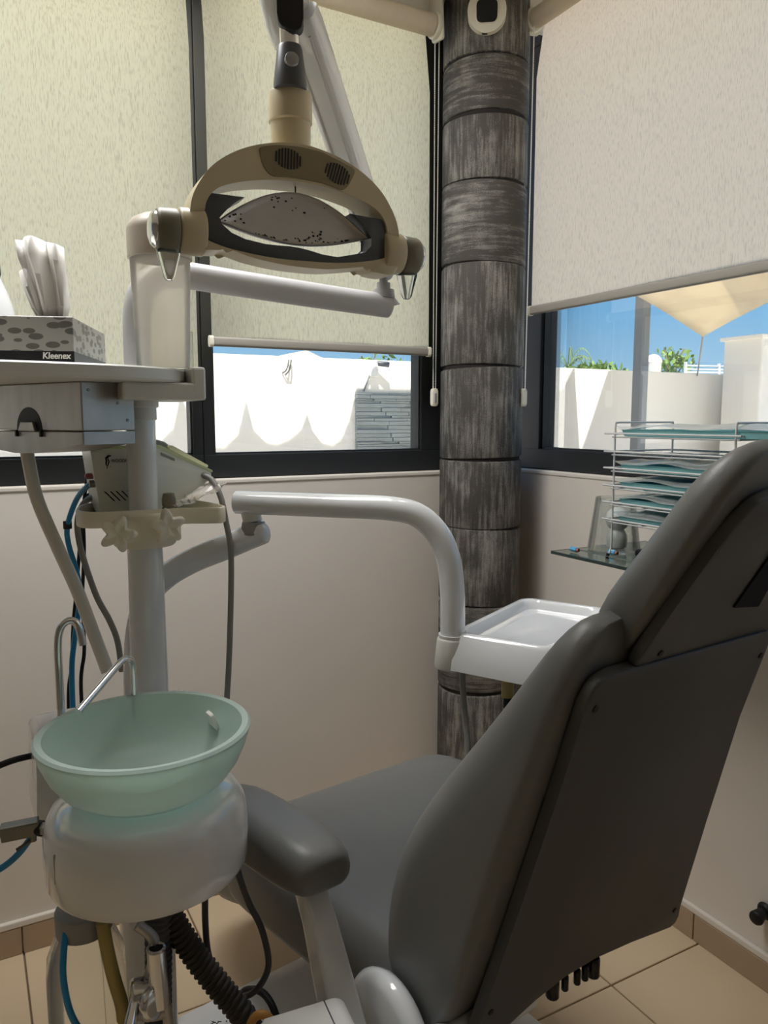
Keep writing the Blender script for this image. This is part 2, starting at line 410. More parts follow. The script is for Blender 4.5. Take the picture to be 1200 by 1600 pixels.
# skirting: tile strips with a plaster bead on top
bl = BM(); box(bl, (XL, YB-.013, .071), (XR, YB, .088), .003); base_l = struct(obj('baseboard_left', bl, 'plaster', smooth=False))
br = BM(); box(br, (XR-.013, YF, .071), (XR, YB, .088), .003); base_r = struct(obj('baseboard_right', br, 'plaster', smooth=False))
first = None
for k in range(-10, 1):
    x0 = 1.246+P*k
    if x0 < XL: continue
    if first is None:
        b = BM(); box(b, (0, -.012, 0), (P-.003, 0, .070), .0015, 1); first = obj('skirting_tile', b, 'skirt', base_l, smooth=False); o = first
    else: o = first.copy(); COL.objects.link(o)
    o.location = (x0, YB, 0)
first = None
for k in range(-8, 2):
    y0 = 1.197+P*k
    if y0 < YF: continue
    if first is None:
        b = BM(); box(b, (-.012, 0, 0), (0, P-.003, .070), .0015, 1); first = obj('skirting_tile', b, 'skirt', base_r, smooth=False); o = first
    else: o = first.copy(); COL.objects.link(o)
    o.location = (XR, y0, 0)

# windows: dark aluminium frames, single panes
def win_left(n, x0, x1, gx0, gx1):
    b = BM(); y0, y1 = 1.985, 2.05
    box(b, (x0, y0, SILL+.002), (x1, y1, 1.208), .003); box(b, (x0, y0, 2.40), (x1, y1, ZC), .003)
    box(b, (x0, y0, 1.205), (gx0, y1, 2.41), .003); box(b, (gx1, y0, 1.205), (x1, y1, 2.41), .003)
    f = struct(obj(n, b, 'frame', smooth=False))
    g = BM(); box(g, (gx0-.01, 2.012, 1.20), (gx1+.01, 2.0125, 2.41)); obj('pane', g, 'pane', f, smooth=False)
    s = BM()
    for a, c in (((gx0-.002, 1.995, 1.204), (gx1+.002, 2.011, 1.212)), ((gx0-.003, 1.995, 1.204), (gx0+.004, 2.011, 2.40)), ((gx1-.004, 1.995, 1.204), (gx1+.003, 2.011, 2.40))): box(s, a, c)
    obj('glazing_bead', s, 'frame', f, smooth=False)
    return f
win_left('window_1', -2.0, .5515, -1.93, .525)
win_left('window_2', .5525, 1.30, .582, 1.214)
b = BM(); x0, x1 = 1.575, 1.64
box(b, (x0, -1.25, SILL+.002), (x1, 2.0, 1.208), .003); box(b, (x0, -1.25, 2.40), (x1, 2.0, ZC), .003)
box(b, (x0, 1.873, 1.205), (x1, 2.0, 2.41), .003); box(b, (x0, -1.25, 1.205), (x1, -1.18, 2.41), .003)
w3 = struct(obj('window_3', b, 'frame', smooth=False))
b = BM(); box(b, (1.606, -1.2, 1.20), (1.6065, 1.88, 2.41)); obj('pane', b, 'pane', w3, smooth=False)
b = BM(); box(b, (1.583, -1.19, 1.204), (1.604, 1.876, 1.213)); box(b, (1.583, 1.866, 1.204), (1.604, 1.876, 2.40)); obj('glazing_bead', b, 'frame', w3, smooth=False)
b = BM(); box(b, (1.645, 1.925, 0), (1.70, 2.48, ZC), .004); struct(obj('trim_1', b, 'post', smooth=False))
# solid stretches that close the room beyond the windows
b = BM(); box(b, (XL, YB, SILL), (-2.0, YB+.16, ZC)); struct(obj('wall_left_end', b, 'back', smooth=False))
b = BM(); box(b, (XR, YF, SILL), (XR+.16, -1.25, ZC)); struct(obj('wall_right_end', b, 'back', smooth=False))

b = BM(); box(b, (XL, 1.94, 2.402), (1.26, 1.984, ZC)); struct(obj('trim_2', b, 'ceiling', smooth=False))
b = BM(); box(b, (1.528, -1.3, 2.425), (1.574, 1.90, ZC)); struct(obj('trim_3', b, 'ceiling', smooth=False))
# round stone pillar in the corner, carved into drums
PC = V((1.362, 1.886, 0)); PRAD = .1215
b = BM(); cyl(b, PC+V((0, 0, 0)), PC+V((0, 0, ZC)), PRAD-.006, seg=48)
pillar = struct(obj('pillar', b, 'pilC'), 'dark brushed stone pillar in the corner between the windows')
rebase(pillar, PC)
zj = [0, .093, .488, .751, .984, 1.185, 1.448, 1.733, 1.956, 2.129, 2.276, ZC]
kinds = 'VVHVVVVHVHVH'
for i, (za, zb) in enumerate(zip(zj, zj[1:])):
    b = BM(); n = 48; g = .0045
    rings = []
    for r, z in ((PRAD-.007, za+g*.4), (PRAD-.0015, za+g), (PRAD, za+g*2), (PRAD, (za+zb)/2), (PRAD, zb-g*2), (PRAD-.0015, zb-g), (PRAD-.007, zb-g*.4)):
        rings.append([PC+V((r*math.cos(2*math.pi*k/n), r*math.sin(2*math.pi*k/n), z + .004*math.sin(2*math.pi*k/n*1+i*1.7)*(1 if 0 < i < 10 else 0))) for k in range(n)])
    loft(b, rings)
    obj('stone_drum', b, 'pilV' if kinds[i] == 'V' else 'pilH', pillar)

# ------------------------------------------------------------------ roller blinds
def bead_chain(name, a0, a1, bot, parent, mtl='bead'):
    """two strands of little beads from a0 and a1 down to bot"""
    b = BM()
    for a in (a0, a1):
        a = V(a); c = V(bot) + V((a-V(bot)).normalized()*0)
        c = V((bot[0]+(a.x-bot[0])*.62, bot[1]+(a.y-bot[1])*.62, bot[2]))
        L = (c-a).length; n = int(L/.0047)
        for i in range(n+1):
            bmesh.ops.create_icosphere(b, subdivisions=1, radius=.0022, matrix=Matrix.Translation(a.lerp(c, i/n)))
        cyl(b, a, c, .0005, seg=5)
    o = obj(name, b, mtl, parent); o['kind'] = 'stuff'; return o
def tensioner(c, nrm, parent):
    b = BM(); T = frame(c, V((0, 0, 1)).cross(V(nrm)), (0, 0, 1))
    prism(b, roundpoly([(-.0085, -.026), (.0085, -.026), (.0085, .026), (-.0085, .026)], .0085, 6), -.008, .008, T, .002)
    o = obj('chain_weight', b, 'ivory', parent)
    b = BM(); prism(b, roundpoly([(-.003, -.016), (.003, -.016), (.003, .012), (-.003, .012)], .003), .0078, .0092, T)
    obj('weight_slot', b, 'greyp', o)
def blind_x(label, x0, x1, zroll, zbar, cloth, chain=None):
    """blind hanging along the left wall"""
    y = 1.90
    r = thing('roller_blind', label, 'roller blind', (x0, y, zbar), 'roller blinds at the windows')
    b = BM(); cyl(b, (x0+.004, y, zroll), (x1-.004, y, zroll), .028, seg=28); obj('cloth_roll', b, 'tube', r)
    b = BM(); n = 16; pts = []
    for i in range(n+1):
        x = x0+.008+(x1-x0-.016)*i/n; w = .0025*math.sin(i*1.1)+.0015*math.sin(i*2.3)
        pts.append([V((x, y+.0275-.0265*min(1, j/2)+w*(j/10), zroll+(zbar-zroll)*j/10)) for j in range(11)])
    loft(b, pts, cap=False, closed=False); obj('blind_cloth', b, cloth, r)
    b = BM(); box(b, (x0+.004, y-.007, zbar-.012), (x1-.004, y+.010, zbar+.012), .006, 3); br_ = obj('bottom_bar', b, 'bar', r)
    for xe in (x0+.006, x1-.006):
        b = BM(); T = frame((xe, y+.0015, zbar), (0, 1, 0), (0, 0, 1)); prism(b, roundpoly([(-.01, -.014), (.01, -.014), (.01, .014), (-.01, .014)], .008), -.005, .005, T, .001); obj('end_cap', b, 'ivory', br_)
    for xe, s in ((x0, -1), (x1, 1)):
        k = .45 if .5 < xe < .56 else 1.0         # slimmer where two blinds meet
        b = BM(); cyl(b, (xe, y, zroll), (xe+s*.014*k, y, zroll), .033, seg=28, bev=.003)
        cyl(b, (xe+s*.014*k, y, zroll), (xe+s*.02*k, y, zroll), .024, seg=24)
        T = frame((xe+s*.016*k, y, zroll), (0, 1, 0), (0, 0, 1)); prism(b, roundpoly([(-.03, -.042), (.022, -.036), (.05, .03), (.05, ZC-zroll-.001), (-.02, ZC-zroll-.001)], .008), -.003*k, .003*k, T)
        obj('bracket', b, 'ivory', r)
    if chain:
        bead_chain('bead_chain', chain[0], chain[1], chain[2], r); tensioner(V(chain[2])+V((0, 0, -.022)), (0, -1, 0), r)
    return r
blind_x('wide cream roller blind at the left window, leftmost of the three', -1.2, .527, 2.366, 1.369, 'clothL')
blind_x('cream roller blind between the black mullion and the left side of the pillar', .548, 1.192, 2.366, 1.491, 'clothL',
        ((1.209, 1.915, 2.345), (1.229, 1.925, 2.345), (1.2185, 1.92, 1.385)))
def blind_y(label, y0, y1, zroll, zbar, cloth, chain):
    x = 1.45
    r = thing('roller_blind', label, 'roller blind', (x, y0, zbar), 'roller blinds at the windows')
    b = BM(); cyl(b, (x, y0+.004, zroll), (x, y1-.004, zroll), .026, seg=28); obj('cloth_roll', b, 'tube', r)
    b = BM(); n = 16; pts = []
    for i in range(n+1):
        yy = y0+.008+(y1-y0-.016)*i/n; w = .0025*math.sin(i*1.3+1)
        pts.append([V((x+.0255-.0245*min(1, j/2)+w*(j/10), yy, zroll+(zbar-zroll)*j/10)) for j in range(11)])
    loft(b, pts, cap=False, closed=False); obj('blind_cloth', b, cloth, r)
    b = BM(); box(b, (x-.007, y0+.004, zbar-.012), (x+.010, y1-.004, zbar+.012), .006, 3); br_ = obj('bottom_bar', b, 'bar', r)
    for ye, s in ((y0, -1), (y1, 1)):
        b = BM(); cyl(b, (x, ye, zroll), (x, ye+s*.014, zroll), .031, seg=28, bev=.003); cyl(b, (x, ye+s*.014, zroll), (x, ye+s*.02, zroll), .024, seg=24)
        T = frame((x, ye+s*.016, zroll), (1, 0, 0), (0, 0, 1)); prism(b, roundpoly([(-.03, -.04), (.022, -.034), (.05, .01), (.05, ZC-zroll-.001), (-.02, ZC-zroll-.001)], .008), -.003, .003, T)
        obj('bracket', b, 'ivory', r)
        b = BM(); prism(b, roundpoly([(-.01, -.014), (.01, -.014), (.01, .014), (-.01, .014)], .008), -.005, .005, frame((x+.0015, ye+s*-.002, zbar), (1, 0, 0), (0, 0, 1)), .001); obj('end_cap', b, 'ivory', br_)
    bead_chain('bead_chain', chain[0], chain[1], chain[2], r); tensioner(V(chain[2])+V((0, 0, -.022)), (-1, 0, 0), r)
    return r
blind_y('cream roller blind coloured for sail-tinted light, at the right window, right of the pillar', -.9, 1.780, 2.392, 1.6075, 'clothR',
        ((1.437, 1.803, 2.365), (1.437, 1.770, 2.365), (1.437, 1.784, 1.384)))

# round sensor on the pillar, and an added panel, out of view, that carries the fill light
sd = (V((0, 0, 0))-PC).normalized(); sc_ = PC+sd*(PRAD+.001)+V((0, 0, 2.372))
T = frame(sc_, V((0, 0, 1)).cross(sd), (0, 0, 1))
s = thing('wall_sensor', 'round cream wall unit with black square face high on the pillar', 'sensor', sc_)
n = 40; oval = [(.051*math.cos(2*math.pi*k/n), .056*math.sin(2*math.pi*k/n)) for k in range(n)]
b = BM(); prism(b, oval, -.022, .016, T, .006); obj('housing', b, 'ivory', s)
b = BM(); prism(b, roundpoly([(-.029, -.034), (.029, -.034), (.030, .036), (-.030, .036)], .018, 6), .010, .0185, T, .002); obj('recess_rim', b, 'ivory', s)
b = BM(); prism(b, roundpoly([(-.027, -.032), (.027, -.032), (.028, .026), (-.028, .026)], .016, 6), .012, .0195, T, .001); obj('lens_cover', b, 'gloss_black', s)
b = BM(); box(b, (-.012, -.0560, .004), (.002, -.0535, .012), T=T); obj('latch', b, 'black', s)
cl = thing('fill_light_panel', 'flat white panel added above the dental chair for fill light', 'lamp', (.22, 1.42, ZC))
b = BM(); box(b, (-.30, 1.18, 2.415), (.74, 1.66, ZC), .01); obj('fill_panel_body', b, 'whitep', cl, smooth=False)

# ------------------------------------------------------------------ outside: yard, wall, sails, plants
b = BM(); box(b, (-14, 2.13, -.12), (22, 9, -.02)); box(b, (-60, 9.2, -.3), (90, 90, -.12)); box(b, (1.72, -14, -.12), (22, 2.13, -.02))
struct(obj('ground', b, 'patio', smooth=False))
b = BM(); box(b, (-14, 9.0, -.05), (22, 9.22, 2.066), .01)
wy = struct(obj('wall_yard', b, 'render', smooth=False), 'white rendered yard wall beyond the windows')
b = BM(); random.seed(3)
z = .02
while z < 1.64:
    h = random.choice((.03, .04, .05, .055)); x = 4.50
    while x < 6.9:
        L = random.uniform(.18, .55); x2 = min(x+L, 6.9); d = random.uniform(.03, .075)
        box(b, (x, 9.0-d, z), (x2-.006, 9.01, min(z+h, 1.655)-.005)); x = x2
    z += h
o = obj('stone_cladding', b, 'ledge', wy, smooth=False); o['kind'] = 'stuff'; o['label'] = 'grey split-stone cladding panel on the white yard wall'
S = SUN_DIR
def cast(x, z, h): # where a sail edge hangs, seen along the sun
    t = (h-z)/S.z; return V((x+S.x*t, 9+S.y*t, h))
edge = [(-2.0, .95), (-1.5, 1.0), (-1.25, 1.5), (-1.0, 1.0), (-.5, .95), (-.2, 1.1), (-.05, 1.55), (.1, 1.1), (.4, .97), (.8, .97), (1.05, 1.15), (1.18, 1.6), (1.35, 1.15), (1.65, .97), (1.95, 1.0), (2.15, 1.2), (2.25, 1.6), (2.38, 1.2), (2.6, .98), (2.745, .956), (2.92, 1.12), (3.036, 1.528), (3.12, 1.17), (3.26, 1.03), (3.394, .984), (3.58, 1.05), (3.74, 1.17), (3.827, 1.378), (3.90, 1.15), (4.03, 1.0), (4.177, .965), (4.30, 1.05), (4.41, 1.28), (4.52, 1.70),
        (5.6, 1.70), (6.8, 1.68), (7.6, 1.60), (7.82, 1.62), (8.04, 1.80), (8.22, 2.10), (8.20, 1.75), (8.22, 1.3), (8.30, .85), (8.42, .82), (8.62, 1.3), (8.92, 2.05), (9.3, 2.16), (11, 2.2), (14, 2.2), (17, 2.2)]
H1 = 3.4
far = [cast(x, z, H1) for x, z in edge]
b = BM(); fv = [b.verts.new(p) for p in far]; nv = [b.verts.new(V((p.x-.6, 6.7, H1+.02))) for i, p in enumerate(far)]
for i in range(len(far)-1): b.faces.new((fv[i], fv[i+1], nv[i+1], nv[i]))
o = obj('shade_sail', b, 'sail', smooth=False); o.modifiers.new('thick', 'SOLIDIFY').thickness = .004
tag(rebase(o, (4, 6.5, H1)), 'long beige awning with scalloped edge strung high over the yard', 'shade sail', 'shade sails over the yard')
def sail(label, C, sag, conc, up):
    """four-cornered stretched sail with hollow edges"""
    A, B_, C_, D_ = [V(c) for c in C]; n = 16; rows = []; b = BM(); mid = (A+B_+C_+D_)/4
    for i in range(n+1):
        r = []
        for j in range(n+1):
            u, v = i/n, j/n
            u2 = u + 0; p = A*(1-u)*(1-v)+B_*u*(1-v)+C_*u*v+D_*(1-u)*v
            k = max((2*u-1)**2*(1-(2*v-1)**2), (2*v-1)**2*(1-(2*u-1)**2))
            p = p.lerp(mid, conc*k) + V((0, 0, up*(4*u*(1-u))*(4*v*(1-v)) - sag*0))
            r.append(p)
        rows.append(r)
    loft(b, rows, cap=False, closed=False)
    o = obj('shade_sail', b, 'sail'); o.modifiers.new('thick', 'SOLIDIFY').thickness = .004
    return tag(rebase(o, A), label, 'shade sail', 'shade sails over the yard')
sail('beige shade sail with a low hanging tip, roped to the yard wall', ((7.366, 6.0, 2.219), (3.75, 5.15, 2.83), (3.4, 3.0, 2.9), (6.6, 3.3, 2.66)), 0, .10, .28)
sail('beige shade sail above the low hanging tip, topmost in the right window', ((7.0, 5.1, 2.80), (4.4, 4.6, 3.05), (4.2, 3.0, 3.15), (7.6, 3.6, 3.0)), 0, .08, .22)
b = BM(); cyl(b, (7.366, 6.0, 2.219), (10.95, 8.99, 2.03), .012, seg=6)
tag(rebase(obj('sail_rope', b, 'post'), (7.366, 6.0, 2.219)), 'thin guy rope from the sail tip to the yard wall', 'rope')
b = BM(); box(b, (8.50, 7.95, -.02), (8.66, 8.1, 3.5), .01); box(b, (8.44, 7.89, -.02), (8.72, 8.16, .02), .004)
tag(rebase(obj('sail_post', b, 'post', smooth=False), (8.58, 8.02, -.02)), 'grey square post standing in the yard before the white wall', 'post')
b = BM(); box(b, (11.08, 7.9, -.02), (12.6, 8.6, 2.59), .03); box(b, (11.14, 7.89, 2.44), (11.22, 7.90, 2.52)); box(b, (11.02, 7.86, 2.56), (12.66, 8.64, 2.62), .01)
tag(rebase(obj('utility_cabinet', b, 'render', smooth=False), (11.8, 8.2, -.02)), 'tall white utility block at the right end of the yard', 'cabinet')
b = BM(); lathe(b, [(.13, -.1), (.13, 2.22)] + [(.13+.02*math.sin(a), 2.22+.17*math.sin(a)) if a < .01 else (.15*math.cos(a), 2.22+.17*math.sin(a)) for a in [math.pi/2*i/7 for i in range(1, 7)]] + [(.004, 2.392)], 24, (10.37, 9.42, 0))
tag(rebase(obj('vent_pipe', b, 'render'), (10.37, 9.42, -.1)), 'white domed vent pipe just behind the yard wall', 'vent')
rl = thing('yard_railing', 'pale railing on top of the yard wall at the right', 'railing', (11.6, 9.2, 2.066))
for k, z in enumerate((2.115, 2.165, 2.225)):
    b = BM(); cyl(b, (10.9, 9.2, z-.02), (13.4, 9.2, z+.03), .014, seg=8); obj('rail', b, 'rail', rl)
for x in (10.9, 11.75, 12.6, 13.4):
    b = BM(); box(b, (x-.02, 9.18, 2.0), (x+.02, 9.22, 2.27)); obj('baluster', b, 'rail', rl, smooth=False)
def leafclump(b, c, r, n, size, seed):
    rnd = random.Random(seed)
    for k in range(n):
        d = V((rnd.gauss(0, 1), rnd.gauss(0, 1), rnd.gauss(0, 1))).normalized()*rnd.uniform(.3, 1)
        p = V(c)+V((d.x*r[0], d.y*r[1], d.z*r[2])); a = V((rnd.gauss(0, 1), rnd.gauss(0, 1), rnd.gauss(0, 1)+.6)).normalized()
        s_ = a.cross(V((rnd.gauss(0, 1), rnd.gauss(0, 1), rnd.gauss(0, 1)))).normalized(); L = size*rnd.uniform(.7, 1.3)
        q = [b.verts.new(p), b.verts.new(p+a*L*.5+s_*L*.22), b.verts.new(p+a*L), b.verts.new(p+a*L*.5-s_*L*.22)]
        b.faces.new(q)
def bush(label, x, y, z0, h, w, n, seed):
    t = thing('bush', label, 'bush', (x, y, -.12), 'plants beyond the yard wall')
    b = BM(); tube(b, [(x, y, -.12), (x+.05, y, z0*.5), (x, y, z0+.1)], .05, 8); 
    rnd = random.Random(seed)
    for k in range(5): tube(b, [(x, y, z0-.2), (x+rnd.uniform(-w, w)*.5, y+rnd.uniform(-.2, .2), z0+h*.3), (x+rnd.uniform(-w, w), y, z0+h*rnd.uniform(.5, .95))], .012, 5, 4)
    obj('stem', b, 'bark', t)
    b = BM(); leafclump(b, (x, y, z0+h*.42), (w, .4, h*.55), n, .14, seed); o = obj('foliage', b, 'leaf', t, smooth=False); o['kind'] = 'stuff'
bush('green leafy bush behind the yard wall, right of the vent pipe', 12.2, 10.6, 2.0, .72, .52, 260, 5)
bush('low hedge growing behind the yard wall, left of the vent pipe', 9.75, 10.2, 1.95, .32, .75, 240, 6)
bush('small bush peeping over the yard wall, above the white yard wall in the middle window', 6.5, 12, 2.0, .46, .5, 160, 8)
bush('small bush at the left corner of the middle window above the yard wall', 2.62, 9.8, 1.85, .34, .3, 120, 9)
t = thing('palm', 'small palm with drooping fronds behind the yard wall', 'palm', (10.25, 11.4, -.12), 'plants beyond the yard wall')
b = BM(); tube(b, [(10.25, 11.4, -.12), (10.27, 11.4, 1.2), (10.25, 11.4, 2.28)], lambda i, n: .09-.03*i/n, 10); obj('trunk', b, 'bark', t)
for k in range(11):
    a = 2*math.pi*k/11+.2; d = V((math.cos(a), math.sin(a)*.8, 0)); L = .50+.1*(k % 3); b = BM()
    sp = [V((10.25, 11.4, 2.26))+d*L*s_+V((0, 0, .34*math.sin(s_*2.5)*(1.25 if k % 2 else .8)-.12*s_*s_)) for s_ in [i/10 for i in range(11)]]
    tubepath(b, sp, .008, 5)
    sd_ = d.cross(V((0, 0, 1)))
    for i in range(1, 11):
        for sg in (-1, 1):
            q = sp[i]; w_ = .16*math.sin(math.pi*min(.95, i/10+.12)); tip = q+sd_*sg*w_+d*.06-V((0, 0, .07))
            b.faces.new([b.verts.new(q-d*.014), b.verts.new(q+d*.014), b.verts.new(tip)])
    obj('frond', b, 'palm', t, smooth=False)
t = thing('yard_camera', 'small white security lamp on a stalk on the yard wall, above the stone cladding', 'camera', (4.75, 8.95, 1.66))
b = BM(); tube(b, [(4.62, 8.985, 1.66), (4.68, 8.97, 1.82), (4.73, 8.95, 1.94)], .012, 8); obj('stalk', b, 'post', t)
b = BM(); lathe(b, [(.01, -.13), (.055, -.11), (.06, 0), (.05, .08), (.01, .1)], 14, (4.74, 8.93, 1.96)); obj('body', b, 'whitep', t)
b = BM(); cyl(b, (4.78, 8.92, 2.02), (4.93, 8.86, 2.0), .035, seg=12, bev=.008); obj('lamp_head', b, 'dgrey', t)
b = BM(); tube(b, [(3.50, 8.99, 1.86), (3.53, 8.93, 1.90), (3.58, 8.97, 2.02)], .010, 6); tube(b, [(3.54, 8.99, 1.84), (3.57, 8.93, 1.90), (3.61, 8.97, 2.02)], .010, 6)
tag(rebase(obj('wall_hook', b, 'dsteel'), (3.53, 8.99, 1.86)), 'thin metal hook fixed to the sunlit yard wall', 'hook')
b = BM(); box(b, (5.5, 13.8, -.12), (6.15, 15, 2.48), .02); prism(b, [(-.05, 2.46), (.70, 2.46), (.35, 2.60)], 0, 1.3, frame((5.5, 15.05, 0), (1, 0, 0), (0, 0, 1)))
tag(rebase(obj('far_house', b, 'render', smooth=False), (5.8, 14.4, -.12)), 'small pale house roof just visible above the yard wall', 'house')

# ------------------------------------------------------------------ dental chair
a_ = math.radians(8.3)
CW = V((math.cos(a_), math.sin(a_), 0)); CF = V((-math.sin(a_), math.cos(a_), 0)); CZ = V((0, 0, 1))
CB = V((.760, .767, .525)); th = math.radians(15.9)
CU = CZ*math.cos(th)-CF*math.sin(th); CN = CF*math.cos(th)+CZ*math.sin(th)
def BK(s, v, t): return CB+CW*s+CU*v+CN*t                 # on the backrest: across, up, forward
def CH(s, f, z): return V((CB.x, CB.y, 0))+CW*s+CF*f+V((0, 0, z))   # chair frame: across, ahead, height
ch = thing('dental_chair', 'grey vinyl reclining dental chair with headrest and armrest', 'dental chair', CH(0, .25, 0))
prof = [(-.118, .170, .090, .112), (-.114, .205, .080, .132), (-.098, .236, .066, .150), (-.07, .252, .050, .170), (-.03, .257, .030, .186), (.02, .258, .016, .198), (.10, .258, .014, .204), (.18, .256, .014, .190),
        (.26, .250, .014, .164), (.34, .242, .014, .134), (.42, .230, .014, .104), (.48, .219, .014, .082), (.525, .204, .016, .068), (.555, .180, .022, .056), (.565, .150, .030, .046)]
b = BM(); loft(b, [[BK(s, v, t) for s, t in rrect(hw, t0, t1, .062, .018, 6)] for v, hw, t0, t1 in prof])
bk = obj('backrest', b, 'leather', ch, sub=1)
po = [(-.232, -.075), (-.224, .0), (-.209, .21), (-.2, .36), (-.196, .515), (.203, .503), (.199, .36), (.222, .16), (.247, -.03), (.262, -.078), (.20, -.062), (.12, -.040), (.02, -.014), (-.05, -.010), (-.11, -.020), (-.17, -.045)]
pr_ = [.02, 0, 0, 0, .035, .022, 0, 0, 0, .04, 0, 0, 0, 0, 0, 0]
Tb = frame(BK(0, 0, 0), CW, CU)
b = BM(); prism(b, roundpoly(po, pr_, 6), -.012, .004, Tb, .004); bp_ = obj('back_panel', b, 'leatherb', ch, angle=60)
bp_['label'] = 'flat screwed-on back panel of the backrest'
for s, v in ((-.208, .018), (.230, -.030), (-.180, .474), (.190, .464)):
    b = BM(); cyl(b, BK(s, v, -.0030), BK(s, v, -.0055), .0045, seg=12)
    obj('screw', b, 'black', bp_)
# headrest, tipped further back
HB = CB+CW*-.13+CU*.525; t2 = math.radians(28)
HU = CZ*math.cos(t2)-CF*math.sin(t2); HN = CF*math.cos(t2)+CZ*math.sin(t2)
def HD(s, v, t): return HB+CW*s+HU*v+HN*t
hp = [(-.028, .125, .030, .056), (-.022, .152, .018, .072), (0, .168, .012, .083), (.06, .168, .010, .076), (.12, .165, .010, .066), (.17, .160, .010, .062), (.21, .150, .012, .058), (.24, .134, .014, .050), (.258, .110, .018, .040), (.266, .085, .022, .034)]
b = BM(); loft(b, [[HD(.17+s, v, t) for s, t in rrect(hw, t0, t1, .036, .012, 6)] for v, hw, t0, t1 in hp])
hd = obj('headrest', b, 'leather', ch, sub=1)
Th = frame(HD(0, 0, 0), CW, HU)
b = BM(); prism(b, roundpoly([(.006, -.018), (.022, .08), (.036, .15), (.06, .215), (.28, .215), (.31, .14), (.332, .0), (.338, -.036), (.17, -.028)], [.02, 0, 0, .05, .05, 0, 0, .015, 0], 6), -.010, .004, Th, .004)
hp_ = obj('headrest_panel', b, 'leatherb', hd, angle=60)
b = BM(); prism(b, [(.164, .049), (.234, .038), (.226, .082), (.205, .172), (.140, .172), (.172, .128)], .0030, .0065, Th); o = obj('hook_tape', b, 'patch', hd, smooth=False); o['label'] = 'black hook tape patch'
for s in (.05, .31):
    b = BM(); cyl(b, HD(s, .0, -.0030), HD(s, .0, -.0055), .0045, seg=12); obj('screw', b, 'black', hd)
b = BM()
for s in (-.05, .05): box(b, (-.012, -.10, -.004), (.012, .10, .004), .002, T=frame(HD(.17+s, -.03, .035), CW, HU))
obj('headrest_bar', b, 'chrome', ch)
# seat cushion and leg rest: one long pad running away from the backrest
def pad(name, secs, mtl, parent, sub=1, rt=.07, rb=.03):
    """secs: ahead, half width, underside z, top z"""
    b = BM()
    loft(b, [[CH(s, f, z) for s, z in rrect(hw, z0, z1, rt, rb, 6)] for f, hw, z0, z1 in secs])
    return obj(name, b, mtl, parent, sub=sub)
st = pad('seat', [(.035, .17, .475, .530), (.045, .205, .462, .550), (.075, .235, .445, .562), (.12, .262, .425, .562), (.25, .272, .420, .553), (.38, .282, .415, .550), (.50, .288, .405, .556), (.58, .286, .392, .556), (.64, .276, .385, .538), (.675, .25, .392, .512), (.685, .21, .41, .490)], 'leather', ch, rt=.06)
pad('leg_rest', [(.58, .14, .345, .362), (.60, .18, .322, .388), (.70, .20, .285, .418), (.80, .20, .245, .385), (.90, .19, .205, .345), (.98, .16, .19, .305), (1.02, .12, .20, .275), (1.03, .08, .21, .26)], 'leather', ch)
# armrest on the near side: pad, white post and pivot disc
AS = V((-.345, .30, .705))
b = BM(); rows = []
for f, hw, z0, z1 in ((.168, .026, .675, .705), (.173, .040, .664, .716), (.195, .048, .655, .726), (.25, .050, .650, .730), (.33, .049, .648, .731), (.40, .046, .650, .729), (.435, .036, .658, .720), (.445, .020, .672, .708)):
    rows.append([CH(-.338+s-(f-.17)*.10, f, z) for s, z in rrect(hw, z0, z1, .030, .026, 6)])
loft(b, rows); ar = obj('armrest_pad', b, 'leather', ch, sub=1)
b = BM(); q = []
for f, z, w_, d in ((.235, .655, .019, .020), (.20, .60, .020, .020), (.165, .53, .023, .022), (.125, .45, .026, .024), (.10, .40, .028, .024)):
    q.append([CH(-.334+x, f+y, z) for x, y in ((-w_, -d), (w_, -d), (w_, d), (-w_, d))])
loft(b, q); obj('armrest_post', b, 'white', ch, bevel=.006, smooth=False)
b = BM(); cyl(b, CH(-.296, .115, .465), CH(-.262, .115, .465), .082, seg=36, bev=.014); cyl(b, CH(-.372, .115, .420), CH(-.358, .115, .420), .055, seg=28, bev=.006); obj('pivot_disc', b, 'white', ch)
for f, z, sx0 in ((.225, .628, -.3148), (.192, .57, -.3128), (.160, .512, -.3108)):
    b = BM(); c = CH(sx0, f-.012, z); cyl(b, c-CW*.002, c+CW*.001, .0025, seg=8); obj('chip', b, 'dgrey', ch)
# white link box beside the chair, base column and floor plate
Tk = frame((.400, .836, 0), V((.995, -.105, 0)), (0, 0, 1))
b = BM(); prism(b, roundpoly([(-.115, .44), (0, .44), (0, .538), (-.012, .55), (-.115, .55)], [.006, .006, .008, .008, .006]), 0, .13, Tk, .006); lk = obj('link_box', b, 'whitep', ch, angle=50)
b = BM(); prism(b, [(-.0305, .442), (-.029, .442), (-.029, .5508), (-.0305, .5508)], -.0006, .1306, Tk); obj('seam', b, 'dgrey', lk, smooth=False)
b = BM(); cyl(b, CH(-.36, .03, .50), CH(-.10, .03, .49), .022, seg=20); obj('link_bar', b, 'white', lk)
b = BM(); loft(b, [[CH(s-.02, .34+t, z) for s, t in rrect(hw, -hd_, hd_, .05, .05, 5)] for z, hw, hd_ in ((.03, .14, .22), (.16, .11, .17), (.30, .09, .13), (.43, .10, .15))]); obj('base_column', b, 'white', ch)
b = BM(); loft(b, [[CH(-.04+s, .33+t, z) for s, t in rrect(hw, -hd_, hd_, .06, .06, 5)] for z, hw, hd_ in ((0.001, .335, .48), (.028, .335, .48), (.042, .325, .47), (.046, .30, .45))]); bs = obj('base_plate', b, 'white', ch)
b = BM()
